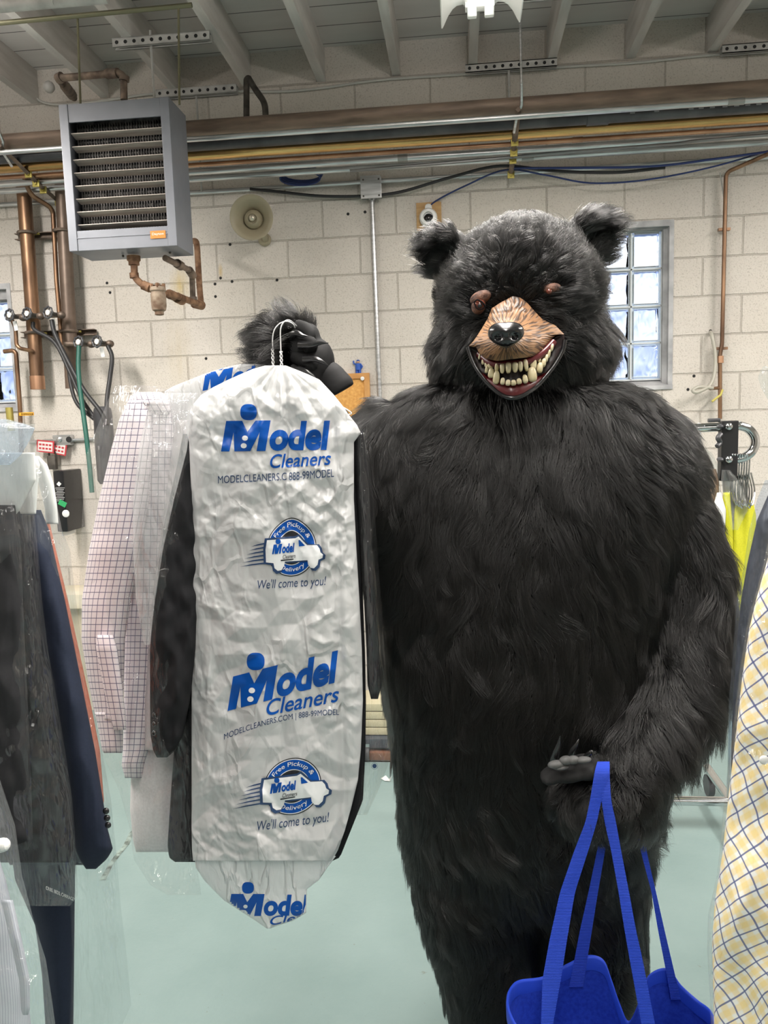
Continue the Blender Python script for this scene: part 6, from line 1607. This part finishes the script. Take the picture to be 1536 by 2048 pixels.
Loft([(1000, 1470, 1506, YR + .02, .02), (1030, 1462, 1512, YR + .02, .03), (1080, 1456, 1512, YR + .02, .04), (1180, 1454, 1508, YR + .02, .04), (1300, 1450, 1500, YR + .02, .04)], YR, .04, cloth_fold(74, .025, 14, 300, .006)).build('body', M_yel, yg, 40, 60)
yg2 = thing('yellow_garment', 'yellow garment on the far rack partly hidden by the bear arm', 'garment', V(1450, 1150, YR))
Loft([(985, 1446, 1460, YR - .02, .02), (1060, 1440, 1466, YR - .02, .03), (1160, 1436, 1468, YR - .02, .035), (1260, 1440, 1470, YR - .02, .035), (1310, 1450, 1466, YR - .02, .03)], YR, .03, cloth_fold(75, .02, 12, 200, .006)).build('body', M_yel, yg2, 30, 60)
for k in range(7):
    hx_ = 1466 + k * 5.0
    h_ = MB().tube(smooth_path(pxpath([(hx_ - 3, 918, YR - .012), (hx_, 908, YR - .02), (hx_ + 3, 916, YR + .015), (hx_ + 2, 940, YR), (hx_ - 2 + (k % 3), 985 + 4 * (k % 4), YR - .03), (hx_ + 8, 1010 + 3 * (k % 3), YR - .03), (hx_ + 13, 980, YR), (hx_ + 6, 945, YR)])), .0032, 6).build('wire_hanger', M_chrome, None, smooth=True)
    tag(h_, 'bare wire hanger in the bunch at the curved end of the far rack', 'hanger', 'wire hangers bunched on the far rack')
fb3 = thing('clear_film_bag', 'crumpled film hanging among the wire hangers on the far rack', 'plastic bag', V(1470, 980, YR))
Loft([(940, 1444, 1460), (960, 1442, 1476), (990, 1446, 1490), (1020, 1456, 1496), (1060, 1462, 1476)], YR - .06, .04, film_fold(76, .02)).build('film', M_film_hazy, fb3, 40, 40)
fb4 = thing('clear_film_bag', 'tip of clear film at the right edge near the wall pipe', 'plastic bag', V(1530, 755, 2.2))
Loft([(733, 1526, 1545), (745, 1520, 1560), (756, 1516, 1570), (775, 1522, 1580), (800, 1536, 1590)], 2.2, .03, film_fold(77, .012)).build('film', M_film_hazy, fb4, 30, 30)

# ---- 6. low cart seen between bag and bear
YC_ = 3.55
ct = thing('laundry_cart', 'low metal cart with brown bar and folded cloth between bag and bear leg', 'cart', WZ(760, 1545, 0.0))
xa, xb = float(W(690, 1500, YC_)[0]), float(W(900, 1500, YC_)[0])
zc_ = lambda y: float(W(765, y, YC_)[2])
MB().box2((xa, YC_, zc_(1521)), (xb, YC_ + .05, zc_(1506))).build('brown_bar', add_noise_color(mat('brown_wood', (.16, .07, .04), .5), (.11, .05, .03), (.22, .10, .06), 14, 4), ct, bevel=.004)
MB().tube([(xa, YC_ + .01, zc_(1528)), (xb, YC_ + .01, zc_(1528))], .012, 10).build('chrome_rail', M_chrome, ct, smooth=True)
MB().box2((xa, YC_ + .02, zc_(1500)), (xb, YC_ + .4, zc_(1482))).build('deck', mat('dark_deck', (.06, .065, .08), .5), ct, bevel=.004)
for px in (735, 800, 870):
    x = float(W(px, 1540, YC_)[0])
    MB().box2((x - .012, YC_ + .01, .07), (x + .012, YC_ + .03, zc_(1490))).build('leg', M_chrome, ct)
    MB().tube([(x - .012, YC_ + .02, .036), (x + .012, YC_ + .02, .036)], .036, 16).build('caster', M_black_pipe, ct, smooth=True)
for (px, w_, h_, c_, lab) in ((752, .16, .16, (.55, .50, .34), 'folded cream cloth on the low cart'), (805, .12, .12, (.30, .33, .42), 'folded blue grey cloth on the low cart')):
    x = float(W(px, 1480, YC_)[0])
    MBx = MB()
    for k in range(4): MBx.box((x + .004 * (k % 2), YC_ + .16, zc_(1482) + .002 + (k + .5) * h_ / 4), (w_, .2, h_ / 4 - .004))
    o_ = MBx.build('folded_cloth_pleat', cloth('folded_cloth_%d' % px, c_), None, bevel=.006, smooth=True); tag(o_, lab, 'cloth')
scr = MB().add([tuple(WZ(px, py, z)) for px, py, z in ((762, 1557, .004), (772, 1551, .02), (778, 1558, .012), (784, 1552, .03), (780, 1562, .004), (770, 1562, .003))], [(0, 1, 2), (2, 3, 4), (0, 2, 5), (2, 4, 5)])
o_ = scr.build('paper_scrap', M_paper, None); md = o_.modifiers.new('t', 'SOLIDIFY'); md.thickness = .002
tag(o_, 'small white paper scrap lying on the floor by the bear leg', 'scrap')

# ---- 7. blue tote bag
M_tote = mat('royal_blue_nonwoven', (.012, .040, .40), .62, spec=.3)
add_noise_color(M_tote, (.010, .034, .36), (.016, .052, .46), 120, 3, bump=.3, bscale=420, bdist=.001)
M_strap = mat('royal_blue_webbing', (.014, .055, .52), .6, spec=.35)
nt, N, L, b = nodes(M_strap)
tc = N.new('ShaderNodeTexCoord'); wv = N.new('ShaderNodeTexWave'); wv.bands_direction = 'Y'; wv.inputs['Scale'].default_value = 110; wv.inputs['Distortion'].default_value = .5; L.new(tc.outputs['UV'], wv.inputs[0])
bp = N.new('ShaderNodeBump'); bp.inputs['Strength'].default_value = .6; bp.inputs['Distance'].default_value = .0015; L.new(wv.outputs['Fac'], bp.inputs['Height']); L.new(bp.outputs[0], b.inputs['Normal'])
tote = thing('tote_bag', 'royal blue tote bag hanging by long straps from the lower bear paw', 'bag', V(1210, 2040, 1.5))
def strap(rows, th=.0022):
    "rows: (py, left x, right x, depth left, depth right)"
    R = np.array(rows, float); n = 90
    s_ = np.linspace(0, 1, n); d = np.concatenate([[0], np.cumsum(np.hypot(np.diff(R[:, 0]), np.diff((R[:, 1] + R[:, 2]) / 2)))]); d /= d[-1]
    I = [np.interp(s_, d, R[:, k]) for k in range(5)]
    for k in range(5):
        for _ in range(3): I[k][1:-1] = (I[k][:-2] + 2 * I[k][1:-1] + I[k][2:]) / 4
    u = np.linspace(0, 1, 9)[None, :]
    px = I[1][:, None] + (I[2] - I[1])[:, None] * u; py = np.repeat(I[0][:, None], 9, 1); Y_ = I[3][:, None] + (I[4] - I[3])[:, None] * u
    F = W(px, py, Y_ - th / 2); Bk = W(px, py, Y_ + th / 2)[:, ::-1]
    G = np.concatenate([F, Bk], 1)
    ln = np.concatenate([[0], np.cumsum(np.linalg.norm(np.diff(F[:, 4], axis=0), axis=-1))])
    uv = np.stack([np.repeat(np.concatenate([u[0] * .03, u[0][::-1] * .03])[None], n, 0), np.repeat(ln[:, None], 18, 1)], -1)
    me = grid_mesh('strap', G, uv, closed=True, smooth=True); me.set_sharp_from_angle(angle=.8)
    return link_mesh('strap', me, M_strap, tote)
# front strap: over the paw, two legs down to the near rim
strap([(1523, 1195, 1218, 1.47, 1.47), (1526, 1193, 1219, 1.452, 1.452), (1545, 1189, 1219, 1.440, 1.442), (1600, 1180, 1203, 1.435, 1.44), (1644, 1171, 1194, 1.43, 1.435), (1700, 1149, 1177, 1.425, 1.43), (1784, 1120, 1150, 1.41, 1.42), (1880, 1099, 1134, 1.39, 1.40), (1958, 1085, 1122, 1.375, 1.385), (2048, 1082, 1106, 1.36, 1.37), (2110, 1078, 1102, 1.355, 1.36)])
strap([(1523, 1196, 1219, 1.472, 1.472), (1527, 1196, 1220, 1.455, 1.455), (1545, 1196, 1219, 1.445, 1.445), (1600, 1203, 1222, 1.44, 1.435), (1644, 1209, 1232, 1.438, 1.432), (1700, 1222, 1242, 1.432, 1.427), (1784, 1237, 1258, 1.42, 1.415), (1860, 1249, 1272, 1.41, 1.40), (1923, 1260, 1286, 1.40, 1.39), (2048, 1283, 1310, 1.38, 1.37), (2110, 1296, 1322, 1.37, 1.36)])
# back strap
strap([(1640, 1206, 1222, 1.53, 1.53), (1697, 1195, 1211, 1.535, 1.535), (1784, 1177, 1196, 1.54, 1.54), (1860, 1160, 1184, 1.545, 1.545), (1923, 1148, 1174, 1.55, 1.55), (1975, 1138, 1166, 1.552, 1.552)])
strap([(1610, 1262, 1274, 1.52, 1.52), (1658, 1271, 1285, 1.525, 1.525), (1720, 1286, 1297, 1.53, 1.53), (1784, 1303, 1312, 1.535, 1.535), (1860, 1316, 1329, 1.54, 1.54), (1958, 1335, 1352, 1.545, 1.545), (2000, 1342, 1362, 1.548, 1.548)])
rim_px = [(1016, 1993, 1.46), (1022, 1975, 1.49), (1040, 1962, 1.52), (1087, 1955, 1.545), (1130, 1932, 1.556), (1174, 1913, 1.56), (1206, 1921, 1.56), (1222, 1958, 1.555), (1240, 2010, 1.54), (1258, 2044, 1.53), (1280, 2000, 1.54), (1297, 1953, 1.555), (1335, 1939, 1.56), (1362, 1972, 1.555), (1395, 2002, 1.54), (1422, 2024, 1.50), (1432, 2060, 1.44), (1420, 2100, 1.39), (1320, 2110, 1.365), (1200, 2120, 1.36), (1090, 2105, 1.36), (1040, 2060, 1.38), (1018, 2020, 1.42)]
rp = [np.array(W(*p)) for p in rim_px]
def closed_path(P, n):
    P = np.array(P); m = len(P); out = []
    for i in range(m):
        p0, p1, p2, p3 = P[(i - 1) % m], P[i], P[(i + 1) % m], P[(i + 2) % m]
        for k in range(n):
            t_ = k / n
            out.append(0.5 * ((2 * p1) + (-p0 + p2) * t_ + (2 * p0 - 5 * p1 + 4 * p2 - p3) * t_ ** 2 + (-p0 + 3 * p1 - 3 * p2 + p3) * t_ ** 3))
    return np.array(out)
RM = closed_path(rp, 6); nR = len(RM)
zb = RM[:, 2].min() - .30; cen = RM.mean(0)
box = cen + (RM - cen) * np.array([.92, .75, 0]); box[:, 2] = zb
tt = np.linspace(0, 1, 40)[:, None, None]
G = RM[None] * (1 - tt) + box[None] * tt
aa = np.arange(nR) / 6.0
G[..., 1] += (.012 * np.sin(tt[..., 0] * math.pi) * noise3(aa[None, :] * .8, tt[..., 0] * 4, .3, 81))
G[..., 0] += (.010 * np.sin(tt[..., 0] * math.pi) * noise3(aa[None, :] * .9, tt[..., 0] * 4, 5.3, 82))
me = grid_mesh('tote_body', G, closed=True)
bm = bmesh.new(); bm.from_mesh(me); be = [e for e in bm.edges if e.is_boundary and all(abs(v.co.z - zb) < 1e-4 for v in e.verts)]; bmesh.ops.holes_fill(bm, edges=be, sides=0); bm.to_mesh(me); bm.free()
tbo = link_mesh('body', me, M_tote, tote); md = tbo.modifiers.new('t', 'SOLIDIFY'); md.thickness = .0018; md.offset = 0
# bound rim tape
out_d = RM - cen; out_d[:, 2] = 0; out_d /= np.linalg.norm(out_d, axis=1, keepdims=True)
down = np.array([0, 0, -1.0])
tape = np.stack([RM + out_d * .003 + down * .030, RM + out_d * .0035 + down * .004, RM + down * -.003, RM - out_d * .0035 + down * .004, RM - out_d * .003 + down * .030])
link_mesh('rim_tape', grid_mesh('rim_tape', tape, closed=True), M_strap, tote)
